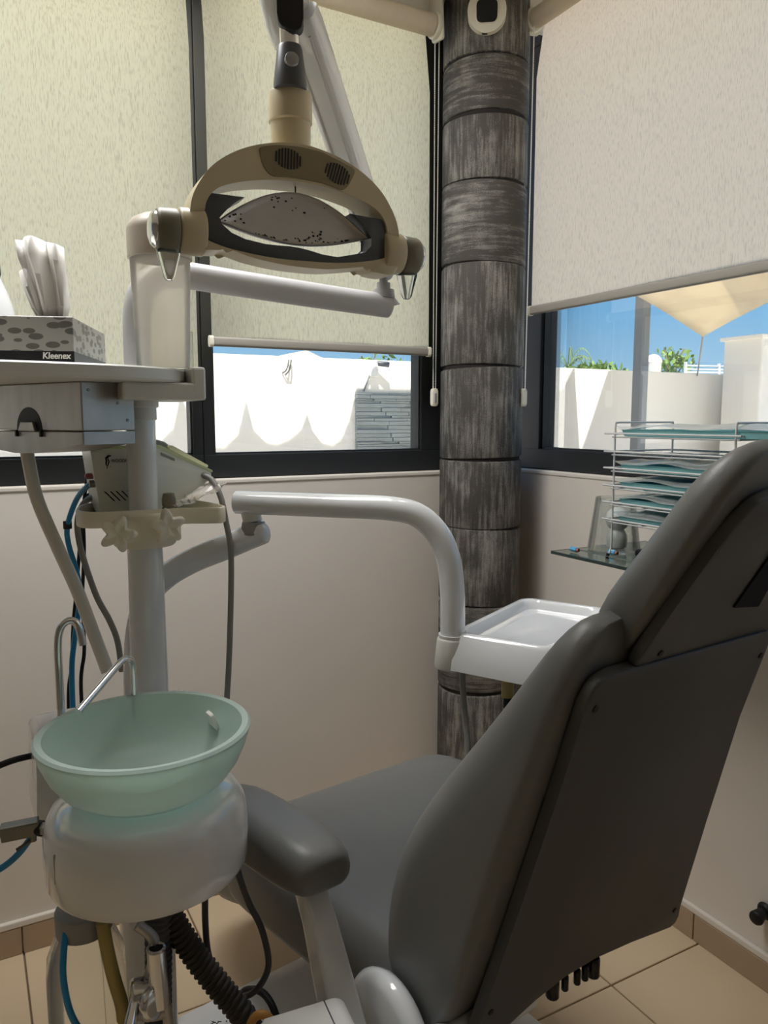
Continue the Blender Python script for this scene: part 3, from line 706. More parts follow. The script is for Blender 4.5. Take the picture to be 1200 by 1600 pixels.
for i, (x, y, w_, h, r) in enumerate(((0, 0, .012, .002, .6), (.004, .004, .010, .002, -.5), (.010, -.002, .012, .002, .9), (.016, .003, .008, .002, -.2), (.030, .001, .003, .003, 0))):
    box(b, (-w_/2, -h/2, 0), (w_/2, h/2, .0004), T=Matrix.Translation((x, y, 0)) @ Matrix.Rotation(r, 4, 'Z'))
obj('floor_plate_mark', b, 'ink', bs, smooth=False, T=Matrix.Translation((.3875, 1.4565, .0463)) @ Matrix.Rotation(-.3, 4, 'Z'))
# chrome hinge levers under the backrest
b = BM()
for i, (s, f, z) in enumerate(((-.055, .018, .485), (-.035, .012, .483), (-.01, .01, .482), (.008, .01, .48), (.03, .012, .482))):
    c = CH(s, f, z); cyl(b, c+V((0, 0, .016)), c-V((0, 0, .016 if i in (0, 4) else .009)), .010 if i in (0, 4) else .0055, seg=12, bev=.003)
    cyl(b, c+V((0, 0, .02)), CH(s, f+.07, z+.01), .006, seg=8)
hg = obj('recline_hinge', b, 'gloss_black', ch); hg['label'] = 'dark metal recline hinge pieces below the backrest'
b = BM(); box(b, (-.14, -.03, -.02), (.10, .03, .02), .008, T=frame(CH(.0, .06, .50), CW, CF)); obj('hinge_block', b, 'black', ch)

# ------------------------------------------------------------------ dental unit: post, spittoon housing, upper shelf
PX, PY = .250, 1.262
un = thing('dental_unit', 'white dental unit post with round spittoon housing and upper shelf', 'dental unit', (PX, PY, 0))
b = BM(); cyl(b, (PX, PY, .64), (PX, PY, 1.105), .0315, .0275, 32); cyl(b, (PX, PY, 1.10), (PX, PY, 1.30), .0232, .0232, 32); obj('post', b, 'white', un)
b = BM(); cyl(b, (PX, PY, 1.298), (PX, PY, 1.352), .0255, seg=32, bev=.002); cyl(b, (PX, PY, 1.318), (PX, PY, 1.352), .029, seg=32, bev=.002); obj('collar', b, 'whitep', un)
# cabinet body behind the housing, resting on a pedestal on the floor
Tn = frame((.20, 1.20, 0), (1, .02, 0), (0, 0, 1))
b = BM(); prism(b, roundpoly([(-.137, .862), (.10, .862), (.10, .60), (-.06, .60), (-.106, .668), (-.142, .735)], [.012, .012, .02, .02, .01, .01]), -.02, .095, Tn, .006); cb = obj('cabinet_body', b, 'white', un, angle=50)
b = BM(); cyl(b, (PX-.02, PY+.0, .03), (PX-.02, PY+.0, .62), .045, seg=28); cyl(b, (PX-.02, PY, .0), (PX-.02, PY, .05), .075, seg=28, bev=.01); obj('pedestal', b, 'white', un)
# spittoon housing: a soft-edged drum
DC = (.180, .950)
hs = [(.04, .731), (.102, .731), (.114, .735), (.1180, .744), (.1195, .775), (.1190, .797), (.1160, .814), (.1090, .827), (.098, .833), (.078, .836), (.0, .837)]
b = BM(); lathe(b, hs[:-1]+[(.01, .837)], 56, (*DC, 0), sx_=1.04, sy_=1.0); dr = obj('spittoon_housing', b, 'white', un)
b = BM(); lathe(b, [(.01, .8355), (.055, .8355), (.060, .8375), (.057, .8395), (.01, .8395)], 32, (*DC, 0)); obj('bowl_seat', b, 'whitep', dr)
b = BM(); box(b, (DC[0]-.06, DC[1]+.06, .74), (DC[0]+.07, 1.19, .82), .015); obj('housing_neck', b, 'white', un)
b = BM(); box(b, (-.003, -.0015, -.018), (.003, .0015, .018), .0012, T=Matrix.Translation((DC[0]-.1135, DC[1]-.042, .786)) @ Matrix.Rotation(1.1, 4, 'Z')); obj('housing_slot', b, 'greyp', dr)
# chrome spouts
b = BM(); tube(b, [(.104, 1.168, .84), (.104, 1.170, .92), (.1045, 1.172, .975), (.1085, 1.173, .998), (.117, 1.174, 1.008), (.127, 1.174, 1.008), (.134, 1.172, .998), (.138, 1.168, .972)], .0056, 14); sp_ = obj('cup_filler_spout', b, 'chrome', un)
b = BM(); tube(b, [(.189, 1.078, .79), (.190, 1.075, .88), (.190, 1.070, .945), (.1865, 1.062, .970), (.175, 1.047, .979), (.161, 1.030, .975), (.135, 1.000, .962), (.105, .966, .9465)], .0046, 14); obj('rinse_spout', b, 'chrome', un)
# upper shelf with bracket, seen from just below
SC0 = (-.002, 1.33)
def shelf_loop(g, z):
    n = 64; return [V((SC0[0]+(.325-g)*abs(math.cos(t))**.62*(1 if math.cos(t) > 0 else -1), SC0[1]+(.245-g)*abs(math.sin(t))**.62*(1 if math.sin(t) > 0 else -1), z)) for t in [2*math.pi*i/n for i in range(n)]]
b = BM(); loft(b, [shelf_loop(.012, 1.353), shelf_loop(.002, 1.354), shelf_loop(0, 1.357), shelf_loop(0, 1.3715), shelf_loop(.003, 1.374), shelf_loop(.010, 1.374), shelf_loop(.013, 1.3715)]); obj('upper_shelf', b, 'whitep', un, angle=30)
b = BM(); box(b, (.205, 1.150, 1.328), (.312, 1.31, 1.3535), .004); box(b, (.305, 1.15, 1.328), (.326, 1.31, 1.377), .004); obj('shelf_bracket', b, 'whitep', un, smooth=False)
# water bottle hanging under the housing, with its tubes
b = BM(); bc = (.105, 1.015, 0)
lathe(b, [(.010, .40), (.046, .40), (.050, .41), (.050, .575), (.048, .60), (.038, .628), (.030, .642), (.030, .656)], 32, bc); wb = obj('water_bottle', b, 'clear', un); wb['label'] = 'clear hanging water bottle under the spittoon housing'
b = BM(); cyl(b, (.105, 1.015, .632), (.105, 1.015, .664), .036, seg=28, bev=.003); obj('bottle_cap', b, 'greyp', wb)
b = BM(); tube(b, [(.083, 1.0, .66), (.076, .985, .63), (.073, .975, .60), (.078, .965, .56), (.092, .962, .525), (.115, .962, .495), (.14, .965, .48)], .0042, 10); obj('bottle_tube', b, 'blue', wb)
b = BM(); tube(b, [(.122, .972, .662), (.125, .965, .63), (.131, .958, .59), (.138, .955, .555), (.140, .958, .53)], lambda i, n: .0085, 12); obj('suction_tube', b, 'yellow', un)
# chrome instrument holder with its valve
b = BM(); cyl(b, (.146, .934, .578), (.176, .930, .575), .019, seg=24, bev=.004); hv = obj('valve_holder', b, 'chrome', un)
b = BM(); cyl(b, (.1775, .922, .638), (.179, .915, .565), .0115, .0125, 20); obj('valve_barrel', b, 'chrome', hv)
b = BM(); tubepath(b, [V((.1775+.0100*math.cos(t), .922+.0100*math.sin(t), .6385)) for t in [2*math.pi*i/20 for i in range(20)]], .0022, 8, closed=True); obj('barrel_rim', b, 'chrome', hv)
b = BM(); cyl(b, (.1775, .922, .6383), (.1775, .922, .6388), .0085, seg=16); obj('barrel_mouth', b, 'black', hv)
b = BM(); cyl(b, (.152, .925, .580), (.136, .898, .556), .0072, .0078, 16, bev=0); bmesh.ops.create_uvsphere(b, u_segments=14, v_segments=8, radius=.0082, matrix=Matrix.Translation((.1355, .897, .555))); obj('valve_lever', b, 'chrome', hv)
b = BM(); cyl(b, (.1735, .907, .575), (.166, .918, .573), .021, seg=24, bev=.005); obj('valve_cap', b, 'chrome', hv)
b = BM(); tube(b, [(.160, .945, .662), (.172, .940, .650), (.178, .935, .640), (.177, .932, .62), (.170, .935, .595)], .007, 10); obj('holder_arm', b, 'steel', hv)
b = BM(); tube(b, [(.150, .928, .562), (.168, .922, .556), (.186, .918, .556)], .012, 12); tube(b, [(.184, .914, .572), (.187, .912, .54), (.186, .915, .47), (.18, .92, .40)], .0065, 10); obj('valve_hose', b, 'steel', hv)
b = BM(); tube(b, [(.139, .896, .55), (.140, .898, .52), (.145, .90, .48), (.15, .91, .44)], .0022, 6); obj('thin_line', b, 'clear', hv)

# frosted bowl
bo = [(.02, .8395), (.066, .8395), (.082, .843), (.099, .855), (.1125, .874), (.1215, .895), (.1265, .912), (.1275, .9165), (.1245, .9195), (.1170, .9185), (.1150, .912), (.1095, .894), (.1005, .876), (.0890, .862), (.077, .853), (.058, .8485), (.02, .848)]
b = BM(); lathe(b, bo, 64, (*DC, 0), sx_=1.02)
bw = rebase(obj('spittoon_bowl', b, 'frost', smooth=True), (*DC, .8395)); tag(bw, 'frosted green glass spittoon bowl on the white round housing', 'bowl')
b = BM(); cyl(b, (*DC, .848), (*DC, .8535), .026, seg=28, bev=.002); cyl(b, (DC[0], DC[1], .853), (DC[0], DC[1], .8575), .018, seg=24, bev=.002); tag(rebase(obj('bowl_strainer', b, 'whitep'), (*DC, .848)), 'round white drain strainer lying inside the frosted bowl', 'strainer')
b = BM(); T = frame((DC[0]+.098, DC[1]+.040, .888), (-.25, 1, .1), (-.45, 0, 1)); prism(b, roundpoly([(-.010, -.020), (.011, -.018), (.013, .002), (.004, .010), (.006, .022), (-.009, .020)], .004), -.002, .003, T, .001)
tag(rebase(obj('paper_scrap', b, 'tissue'), (DC[0]+.098, DC[1]+.040, .888)), 'small white paper scrap stuck inside the frosted bowl rim', 'scrap')

# ------------------------------------------------------------------ things on and under the upper shelf
# tissue carton with a leaf print
TE1 = V((.337, .941, 0)); TE2 = V((-.941, .337, 0)); tk = V((.148, 1.194, 1.3718))
tb = thing('tissue_box', 'grey leaf-print tissue carton with black band on the upper shelf', 'tissue box', tk+TE1*.115+TE2*.057)
Tt = frame(tk, -TE2, (0, 0, 1))
Tt = Matrix(((-TE2.x, TE1.x, 0, tk.x), (-TE2.y, TE1.y, 0, tk.y), (0, 0, 1, tk.z), (0, 0, 0, 1)))
b = BM(); box(b, (-.115, 0, .0235), (0, .23, .073), .0012, 1, T=Tt); obj('carton', b, 'card', tb, smooth=False)
b = BM(); box(b, (-.1153, -.0003, 0), (.0003, .2303, .0250), .0008, 1, T=Tt); bd = obj('carton_band', b, 'band', tb, smooth=False)
text('carton_print', 'Kleenex', .0125, 'inkw', tb, frame(tk-TE2*-.043+TE1*-.0006+V((0, 0, .0138)), -TE2, (0, 0, 1)), .0002, .12, .0003, .92)
b = BM(); oval = [(.03*math.cos(t), .075*math.sin(t)) for t in [2*math.pi*i/32 for i in range(32)]]
prism(b, oval, .0725, .0736, Tt @ Matrix.Translation((-.057, .115, 0))); obj('carton_slot', b, 'ink', tb, smooth=False)
def tissue_sheet(secs, wob, seed):
    """secs: height, centre across, centre ahead, half width, fold depth"""
    b = BM(); rows = []
    for z, cx, cy, hw, fd in secs:
        rows.append([Tt @ V((cx+hw*(k/10*2-1), cy+fd*math.sin(k*1.25+seed)+.004*math.sin(k*2.7+z*60), z+wob*math.sin(k/10*math.pi*1.2+.4)*(z > .13))) for k in range(11)])
    loft(b, rows, cap=False, closed=False); return b
b = tissue_sheet([(.073, -.050, .10, .017, .004), (.10, -.051, .10, .024, .009), (.14, -.058, .10, .031, .012), (.17, -.064, .10, .034, .013), (.195, -.066, .10, .034, .013)], .007, .3)
o = obj('tissue', b, 'tissue', tb); o.modifiers.new('t', 'SOLIDIFY').thickness = .0008
b = tissue_sheet([(.073, -.058, .112, .014, .004), (.10, -.068, .112, .018, .006), (.13, -.078, .112, .020, .008), (.152, -.082, .112, .020, .008)], .004, 1.4)
o = obj('tissue', b, 'tissue', tb); o.modifiers.new('t', 'SOLIDIFY').thickness = .0008
# white jug cut by the frame
jg = thing('white_jug', 'rounded white jug with dark top behind the tissue carton', 'jug', (.050, 1.509, 1.3718))
b = BM(); lathe(b, [(.028, 0), (.034, .002), (.042, .025), (.0465, .06), (.0465, .09), (.042, .12), (.034, .145), (.026, .165), (.023, .172), (.01, .173)], 36, (.050, 1.509, 1.3722)); obj('body', b, 'white', jg)
b = BM(); lathe(b, [(.0235, .168), (.0255, .175), (.0245, .195), (.026, .215), (.022, .230), (.012, .236), (.003, .237)], 28, (.050, 1.509, 1.3722)); obj('top', b, 'black', jg)
b = BM(); tube(b, [(.018, 1.495, 1.535), (-.005, 1.485, 1.53), (-.012, 1.482, 1.49), (.0, 1.487, 1.45), (.012, 1.493, 1.43)], .006, 10); obj('handle', b, 'white', jg)
# cup dispenser
dc = (.272, 1.185)
dp = thing('cup_dispenser', 'milky plastic cup dispenser with grey-beige cap on the upper shelf', 'dispenser', (*dc, 1.377))
b = BM(); lathe(b, [(.0365, 1.3745), (.0385, 1.3765), (.0435, 1.536)], 40, (*dc, 0), cap=False); obj('tube', b, 'cup', dp)
b = BM(); lathe(b, [(.0450, 1.533), (.0462, 1.534), (.0465, 1.572), (.0452, 1.578), (.038, 1.589), (.024, 1.596), (.004, 1.598)], 40, (*dc, 0)); obj('cap', b, 'cupcap', dp)
b = BM(); box(b, (dc[0]+.034, dc[1]-.017, 1.376), (dc[0]+.041, dc[1]-.012, 1.43), .001); obj('rib', b, 'thinclear', dp)
# metal dispenser hung under the shelf
ME1 = V((.896, .443, 0)).normalized(); ME2 = V((-.443, .896, 0)).normalized(); mk = V((.151, 1.165, 1.3535))
md = thing('metal_dispenser', 'scratched grey metal dispenser box hung under the upper shelf', 'dispenser', mk+ME2*.12+ME1*.045+V((0, 0, -.10)))
Tm = Matrix(((-ME2.x, ME1.x, 0, mk.x), (-ME2.y, ME1.y, 0, mk.y), (0, 0, 1, mk.z), (0, 0, 0, 1)))   # x along the front, y inwards, z up
b = BM(); box(b, (-.255, 0, -.0705), (0, .089, -.0005), .002, T=Tm); obj('case', b, 'steel', md, smooth=False)
b = BM(); T2_ = Tm @ Matrix.Rotation(math.pi/2, 4, 'X')
prism(b, [(-.255, -.0715), (0, -.0715), (0, -.090), (-.035, -.0935), (-.075, -.100), (-.125, -.105), (-.18, -.106), (-.225, -.102), (-.255, -.094)], -.089, 0, T2_, .002); obj('lower_lip', b, 'steel', md, smooth=False)
n = 14; arch = [(-.135+.034*math.cos(math.pi*i/n), -.0715+.036*math.sin(math.pi*i/n)) for i in range(n+1)]
b = BM(); prism(b, arch, .0, .0008, T2_); ac = obj('pull_recess', b, 'black', md, smooth=False)
b = BM(); prism(b, [(-.158, -.0715), (-.112, -.0715), (-.118, -.058), (-.150, -.058)], .0008, .006, T2_, .001); obj('pull_tab', b, 'steel', md, smooth=False)
for x in (-.168, -.102):
    b = BM(); box(b, (x-.002, -.004, -.080), (x+.002, .002, -.070), T=Tm); obj('hinge_pin', b, 'black', md, smooth=False)
for x, y, z in ((.0, .076, -.055), (.0, .060, -.03), (.0, .012, -.012)):
    b = BM(); c = Tm @ V((x, y, z)); w_ = -ME2
    cyl(b, c-w_*.001, c+w_*.0012, .0022, seg=10); obj('rivet', b, 'dsteel', md)

# ------------------------------------------------------------------ accessory tray clamped to the post, scaler on it
ct = thing('clamp_tray', 'aged cream accessory tray clamped round the post with two star knobs', 'tray', (PX, PY, 1.10), None)
pl_ = [(.160, 1.245), (.205, 1.232), (.30, 1.232), (.360, 1.206), (.374, 1.224), (.370, 1.30), (.345, 1.38), (.30, 1.415), (.22, 1.415), (.165, 1.36), (.150, 1.28)]
pl_ = roundpoly(pl_, .03, 5)
def off(P, k):
    cx = sum(p[0] for p in P)/len(P); cy = sum(p[1] for p in P)/len(P)
    return [(cx+(p[0]-cx)*k, cy+(p[1]-cy)*k) for p in P]
b = BM(); L_ = [(1.0, 1.1325), (1.01, 1.134), (1.01, 1.156), (1.0, 1.158), (.97, 1.158), (.965, 1.156), (.96, 1.143), (.94, 1.142)]
loft(b, [[V((x, y, z)) for x, y in off(pl_, k)] for k, z in L_]); obj('tray_plate', b, 'cream', ct, angle=35)
b = BM(); n = 28; rings = []
for z, r in ((1.098, .040), (1.101, .043), (1.149, .044), (1.152, .041)):
    rings.append([V((PX+r*math.cos(2*math.pi*i/n)*1.12, PY-.004+r*math.sin(2*math.pi*i/n), z)) for i in range(n)])
loft(b, rings); box(b, (PX-.055, PY-.045, 1.108), (PX+.05, PY-.02, 1.145), .008); obj('clamp', b, 'cream', ct, angle=50)
def star(c, nrm, rot):
    T = frame(c, V((0, 0, 1)).cross(V(nrm)), (0, 0, 1)); pts = []
    for i in range(60):
        a = 2*math.pi*i/60+rot; m_ = .5+.5*math.cos(5*(a-rot)); r = .0165+.0125*m_**1.05; pts.append((r*math.cos(a), r*math.sin(a)))
    b = BM(); rings = []
    for k, z in ((.72, -.007), (.94, -.006), (1, -.001), (.97, .005), (.80, .0085), (.5, .0075), (.25, .005)): rings.append([T @ V((x*k, y*k, z)) for x, y in pts])
    loft(b, rings); cyl(b, T @ V((0, 0, -.030)), T @ V((0, 0, -.005)), .011, seg=16)
    return obj('star_knob', b, 'cream', ct, angle=60)
star((.198, 1.196, 1.128), (-.25, -1, .05), math.pi/2-.35); star((.271, 1.192, 1.135), (.05, -1, .05), math.pi/2+.08)
us = thing('ultrasonic_scaler', 'pale mint wedge-shaped scaler unit standing behind the post', 'scaler', (.27, 1.35, 1.1435))
TF = frame((0, 1.297, 0), (1, 0, 0), (0, 0, 1))         # z axis points to the viewer side (-Y)
b = BM(); prism(b, roundpoly([(.190, 1.1435), (.290, 1.1435), (.368, 1.196), (.374, 1.208), (.286, 1.252), (.178, 1.252)], [.006, .02, .006, .004, .006, .004]), -.105, 0, TF, .003); sb = obj('casing', b, 'mintw', us, angle=50)
b = BM(); prism(b, roundpoly([(.1765, 1.2515), (.286, 1.2515), (.374, 1.2085), (.375, 1.2125), (.287, 1.2575), (.1765, 1.2575)], .002), -.106, .001, TF, .001); obj('lid_rim', b, 'mint', us, angle=50)
b = BM(); prism(b, roundpoly([(.303, 1.2505), (.369, 1.2165), (.371, 1.2205), (.310, 1.2560), (.303, 1.2560)], .002), -.09, -.01, TF, .002); obj('handpiece_rest', b, 'ivory', us, angle=50)
b = BM(); prism(b, [(.250, 1.257), (.286, 1.257), (.330, 1.238), (.30, 1.262), (.262, 1.274)], -.08, -.02, TF, .003); obj('control_lid', b, 'greyp', us, smooth=False)
for k in range(5):
    b = BM(); x = .196+.0088*k; prism(b, [(x, 1.184), (x+.0024, 1.184), (x+.0168, 1.168), (x+.0144, 1.168)], -.001, .0006, TF); obj('vent_slot', b, 'ink', us, smooth=False)
b = BM(); prism(b, roundpoly([(.288, 1.2405), (.3105, 1.2300), (.3105, 1.2345), (.288, 1.2455)], .001), 0, .0008, TF); obj('label_plate', b, 'greyp', us, smooth=False)
text('maker_print', 'WOODPECKER', .0074, 'ink', us, frame((.2085, 1.2962, 1.2310), (1, -.0, -.03), (0, 0, 1)), .0002, 0, .00005, .86)
b = BM()   # the little bird mark: head and beak, curved back, tail
bird = [[(.1995, 1.2385), (.2045, 1.2425), (.2095, 1.2420), (.2090, 1.2405), (.2055, 1.2395), (.2045, 1.2370), (.2020, 1.2375)],
        [(.1995, 1.2385), (.2005, 1.2340), (.2000, 1.2290), (.2010, 1.2250), (.2022, 1.2258), (.2022, 1.2300), (.2032, 1.2340), (.2022, 1.2380)],
        [(.2045, 1.2370), (.2062, 1.2340), (.2060, 1.2300), (.2035, 1.2245), (.2025, 1.2205), (.2018, 1.2208), (.2020, 1.2240), (.2042, 1.2300), (.2045, 1.2335), (.2032, 1.2368)],
        [(.2068, 1.2245), (.2078, 1.2245), (.2078, 1.2235), (.2068, 1.2235)]]
for P_ in bird: prism(b, P_, 0, .0006, TF)
obj('bird_mark', b, 'ink', us, smooth=False)
b = BM(); cyl(b, (.176, 1.312, 1.196), (.188, 1.312, 1.196), .006, seg=12); cyl(b, (.174, 1.322, 1.208), (.19, 1.322, 1.208), .005, seg=10); obj('inlet', b, 'greyp', us)
b = BM(); cyl(b, (.171, 1.318, 1.2085), (.184, 1.318, 1.2085), .0035, seg=10); obj('connector', b, 'pink', us)
b = BM(); lathe(b, [(.004, 0), (.011, .001), (.0115, .012), (.010, .014), (.0115, .016), (.0115, .026), (.009, .036), (.004, .037)], 18, (.292, 1.268, 1.1435)); tag(rebase(obj('glass_vial', b, 'amber'), (.292, 1.268, 1.1435)), 'small clear brownish vial on the cream clamp tray', 'vial')
# crumpled clear film spilling over the tray's right rim
b = BM(); rnd = random.Random(4); rows = []
for i in range(13):
    u = i/12; rows.append([V((.295+.082*u+.004*math.sin(i*2.1+j), 1.225+.0095*j+.003*math.sin(i*1.7), 1.1605+.030*u**1.3*(1+.30*math.sin(j*1.1+.5))+.003*math.sin(i*1.3+j*.9)*(u*(1-u)*4))) for j in range(9)])
loft(b, rows, cap=False, closed=False)
tag(rebase(obj('plastic_film', b, 'film', smooth=False), (.30, 1.25, 1.16)), 'crumpled clear plastic film lying on the cream clamp tray', 'plastic film')

# ------------------------------------------------------------------ operating lamp
lp = thing('dental_lamp', 'beige dental lamp with speckled reflector on a jointed white arm', 'lamp', (PX, PY, 1.372))
b = BM(); tube(b, [(.250, PY, 1.372), (.250, PY, 1.42), (.252, PY, 1.468), (.262, PY, 1.500), (.285, PY, 1.521), (.320, PY, 1.528), (.40, PY, 1.5235), (.50, PY, 1.517), (.60, PY, 1.511), (.690, PY, 1.506), (.702, PY, 1.505)], lambda i, n: .0212 if i < n-3 else (.0212, .019, .013)[i-(n-3)], 24, 6); obj('lower_arm', b, 'lgrey', lp)
b = BM(); cyl(b, (.690, PY, 1.519), (.690, PY, 1.534), .021, .019, 24); cyl(b, (.690, PY, 1.532), (.690, PY, 1.546), .0125, seg=20); cyl(b, (.690, PY, 1.544), (.690, PY, 1.566), .008, seg=16); obj('pivot', b, 'greyp', lp)
# sprung channel arm from the pivot up to the hood
A0, A1 = V((.692, 1.262, 1.572)), V((.432, 1.010, 1.818)); ad = (A1-A0).normalized(); as_ = V((.70, -.72, 0)); as_ = (as_-ad*as_.dot(ad)).normalized(); an = ad.cross(as_)
b = BM()
def chan(p, w_, d): return [p+as_*x+an*y for x, y in rrect(w_, -d, d, .010, .010, 4)]
loft(b, [chan(A0-ad*.02, .010, .010), chan(A0, .022, .020), chan(A0+ad*.03, .0235, .022), chan(A1, .0235, .022), chan(A1+ad*.02, .022, .02)]); ua = obj('spring_arm', b, 'white', lp)
for sg in (-1, 1):
    b = BM(); cyl(b, A0+ad*.04+as_*sg*.0125+an*(-.0225), A1+as_*sg*.0125+an*(-.0225), .0022, seg=8); cyl(b, A0+ad*.04+as_*sg*.0125+an*(.0225), A1+as_*sg*.0125+an*(.0225), .0022, seg=8); obj('arm_rib', b, 'lgrey', ua)
# hood
HC = V((.400, .998, 1.845)); rows = []
hd_dir = (V((.428, 1.010, 1.775))-V((.378, .955, 1.880))).normalized()
hx = V((.88, -.48, 0)); hx = (hx-hd_dir*hx.dot(hd_dir)).normalized(); hy = hd_dir.cross(hx)
b = BM()
for k, w_, d in ((-.085, .010, .012), (-.078, .024, .024), (-.05, .031, .030), (0, .0325, .031), (.035, .0315, .030), (.062, .026, .026), (.075, .012, .014)):
    rows.append([HC+V((.006, .02, .012))+hd_dir*k+hx*x+hy*y for x, y in rrect(w_, -d, d, .02, .02, 5)])
loft(b, rows); ho = obj('hood', b, 'white', lp, sub=1)
b = BM(); fr_ = V((-.40, -.88, -.10)); Ts = frame((.395, .968, 1.810), V((.88, -.40, 0)), (0.06, .0, 1.0)); sl_ = roundpoly([(-.0165, -.020), (.0165, -.026), (.0165, .036), (-.0165, .036)], .016, 6)
prism(b, sl_, -.012, .0065, Ts, .002); obj('hood_slot', b, 'black', ho, smooth=False)
b = BM(); cyl(b, (.398, .979, 1.768), (.397, .979, 1.832), .0125, seg=24); obj('stem', b, 'chrome', lp)
b = BM(); lathe(b, [(.012, .252), (.0150, .251), (.0165, .247), (.0215, .205), (.0215, .198), (.02, .197)], 32, (.398, .979, 1.523)); jc = obj('joint_cover', b, 'dgrey', lp)
b = BM(); c = V((.398, .979, 1.523+.227)); cyl(b, c+V((-.004, -.014, 0)), c+V((-.0055, -.0215, .001)), .0088, seg=24, bev=.001); obj('button', b, 'greyp', jc)
b = BM(); lathe(b, [(.024, .200), (.0275, .199), (.0285, .196), (.0285, .163), (.0265, .161), (.0262, .128), (.0255, .112), (.024, .104)], 36, (.403, .992, 1.523)); obj('neck', b, 'beige', lp)
b = BM(); cyl(b, (.401, .990, 1.618), (.401, .988, 1.650), .024, .018, 28, bev=.003); obj('neck_ball', b, 'beige', lp)
LF = frame((.400, .971, 1.523), (.9995, -.033, 0), (0, 0, 1))     # local: x along the handles, y up, z towards the viewer side
def arcpt(t, w_, top, drop, p=2.0):
    """half-oval: t 0..1 from left to right"""
    x = -w_+2*w_*t; y = top*max(0, 1-abs(x/w_)**p)**(1/p); return x, y
outer = [(-.143, .020), (-.140, .040), (-.132, .058), (-.118, .078), (-.098, .095), (-.070, .110), (-.036, .1205), (0, .1245), (.036, .1205), (.070, .110), (.098, .095), (.118, .078), (.132, .058), (.140, .040), (.143, .020)]
inner = [(.125, .026), (.121, .042), (.108, .0565), (.084, .0665), (.052, .0735), (.025, .0768), (0, .0775), (-.025, .0768), (-.052, .0735), (-.084, .0665), (-.108, .0565), (-.121, .042), (-.125, .026)]
def smooth2(P_, n=4): return [(q.x, q.y) for q in catmull([(x, y, 0) for x, y in P_], n)]
outer = smooth2(outer); inner = smooth2(inner)
b = BM(); prism(b, outer+inner, -.026, .020, LF, .007); yk = obj('yoke', b, 'beige', lp, angle=50)
b = BM(); prism(b, roundpoly([(-.056, .112), (-.03, .1185), (0, .1205), (.03, .1185), (.078, .1035), (.066, .081), (.058, .0745), (.03, .0805), (0, .0815), (-.02, .0815), (-.040, .0795), (-.050, .090)], .006), .018, .0212, LF, .001); vp = obj('vent_panel', b, 'olived', yk, angle=50)
for cx, cy, tl in ((-.017, .1035, -.05), (.0505, .0945, -.30)):
    for k in range(-4, 5):
        h = math.sqrt(max(0, 1-(k/4.6)**2))*.0125; b = BM()
        box(b, (k*.0040-.0011, -h, .0206), (k*.0040+.0011, h, .0218), T=LF @ Matrix.Translation((cx, cy, 0)) @ Matrix.Rotation(tl, 4, 'Z') @ Matrix.Shear('XZ', 4, (0, 0))); obj('vent_slot', b, 'ink', vp, smooth=False)
# lower bar: beige outside, dark liner inside, dark side blocks
lo_out = [(-.143, -.004), (-.132, -.016), (-.110, -.0165), (-.096, -.014), (-.070, -.0205), (-.036, -.0255), (0, -.0275), (.036, -.0270), (.070, -.0225), (.092, -.0195), (.104, -.0245), (.134, -.0255), (.143, -.012)]
lo_in = [(.143, .010), (.122, -.004), (.095, -.0115), (.052, -.0175), (0, -.0195), (-.040, -.0190), (-.081, -.0150), (-.106, -.0105), (-.130, -.002), (-.143, .010)]
b = BM(); prism(b, smooth2(lo_out)+smooth2(lo_in), -.022, .019, LF, .004); obj('lower_bar', b, 'beige', lp, angle=50)
ln_in = [(.132, -.002), (.132, .046), (.072, .049), (.092, .036), (.1055, .022), (.105, .008), (.092, .000), (.074, -.0075), (.052, -.0095), (.030, -.008), (.012, -.0045), (0, -.002), (-.014, -.002), (-.029, -.0025), (-.047, -.0055), (-.074, -.002), (-.092, .004), (-.105, .014), (-.109, .024), (-.098, .036), (-.072, .052), (-.126, .052), (-.130, .000)]
b = BM(); prism(b, ln_in+[(-.106, -.011), (-.081, -.0155), (-.040, -.0195), (0, -.020), (.052, -.018), (.095, -.012), (.122, -.0045)], -.018, .016, LF, .003); obj('liner', b, 'dgrey', lp, angle=50)
# almond reflector: a shallow dish with a rolled rim
def almond(k, z, n=28):
    P_ = []
    for i in range(n+1):
        t = i/n; x = -.104+.208*t; P_.append((x, .022+.047*math.sin(math.pi*t)**.92))
    for i in range(1, n):
        t = 1-i/n; x = -.104+.208*t; P_.append((x, .022-.0185*math.sin(math.pi*t)**.95))
    cx, cy = 0, .034
    return [LF @ V((cx+(x-cx)*k, cy+(y-cy)*k, z)) for x, y in P_]
b = BM(); loft(b, [almond(.96, -.006), almond(1.0, -.003), almond(1.012, .001), almond(1.0, .004), almond(.975, .0045), almond(.95, .002), almond(.8, .0008), almond(.55, 0), almond(.25, -.0003), almond(.05, -.0004)]); rf = obj('reflector', b, 'mirror', lp, angle=60)
b = BM(); rnd = random.Random(11)
sp = [(rnd.uniform(-.055, .075), rnd.uniform(.0075, .013)) for _ in range(34)]+[(-.035+rnd.gauss(0, .012), .058+rnd.gauss(0, .0022)) for _ in range(12)]+[(-.083+rnd.gauss(0, .008), .030+rnd.gauss(0, .006)) for _ in range(9)]+[(.024+rnd.gauss(0, .014), .015+rnd.gauss(0, .004)) for _ in range(18)]+[(-.03, .048), (.0, .0505), (.012, .046), (-.005, .047), (.04, .055), (.05, .052)]
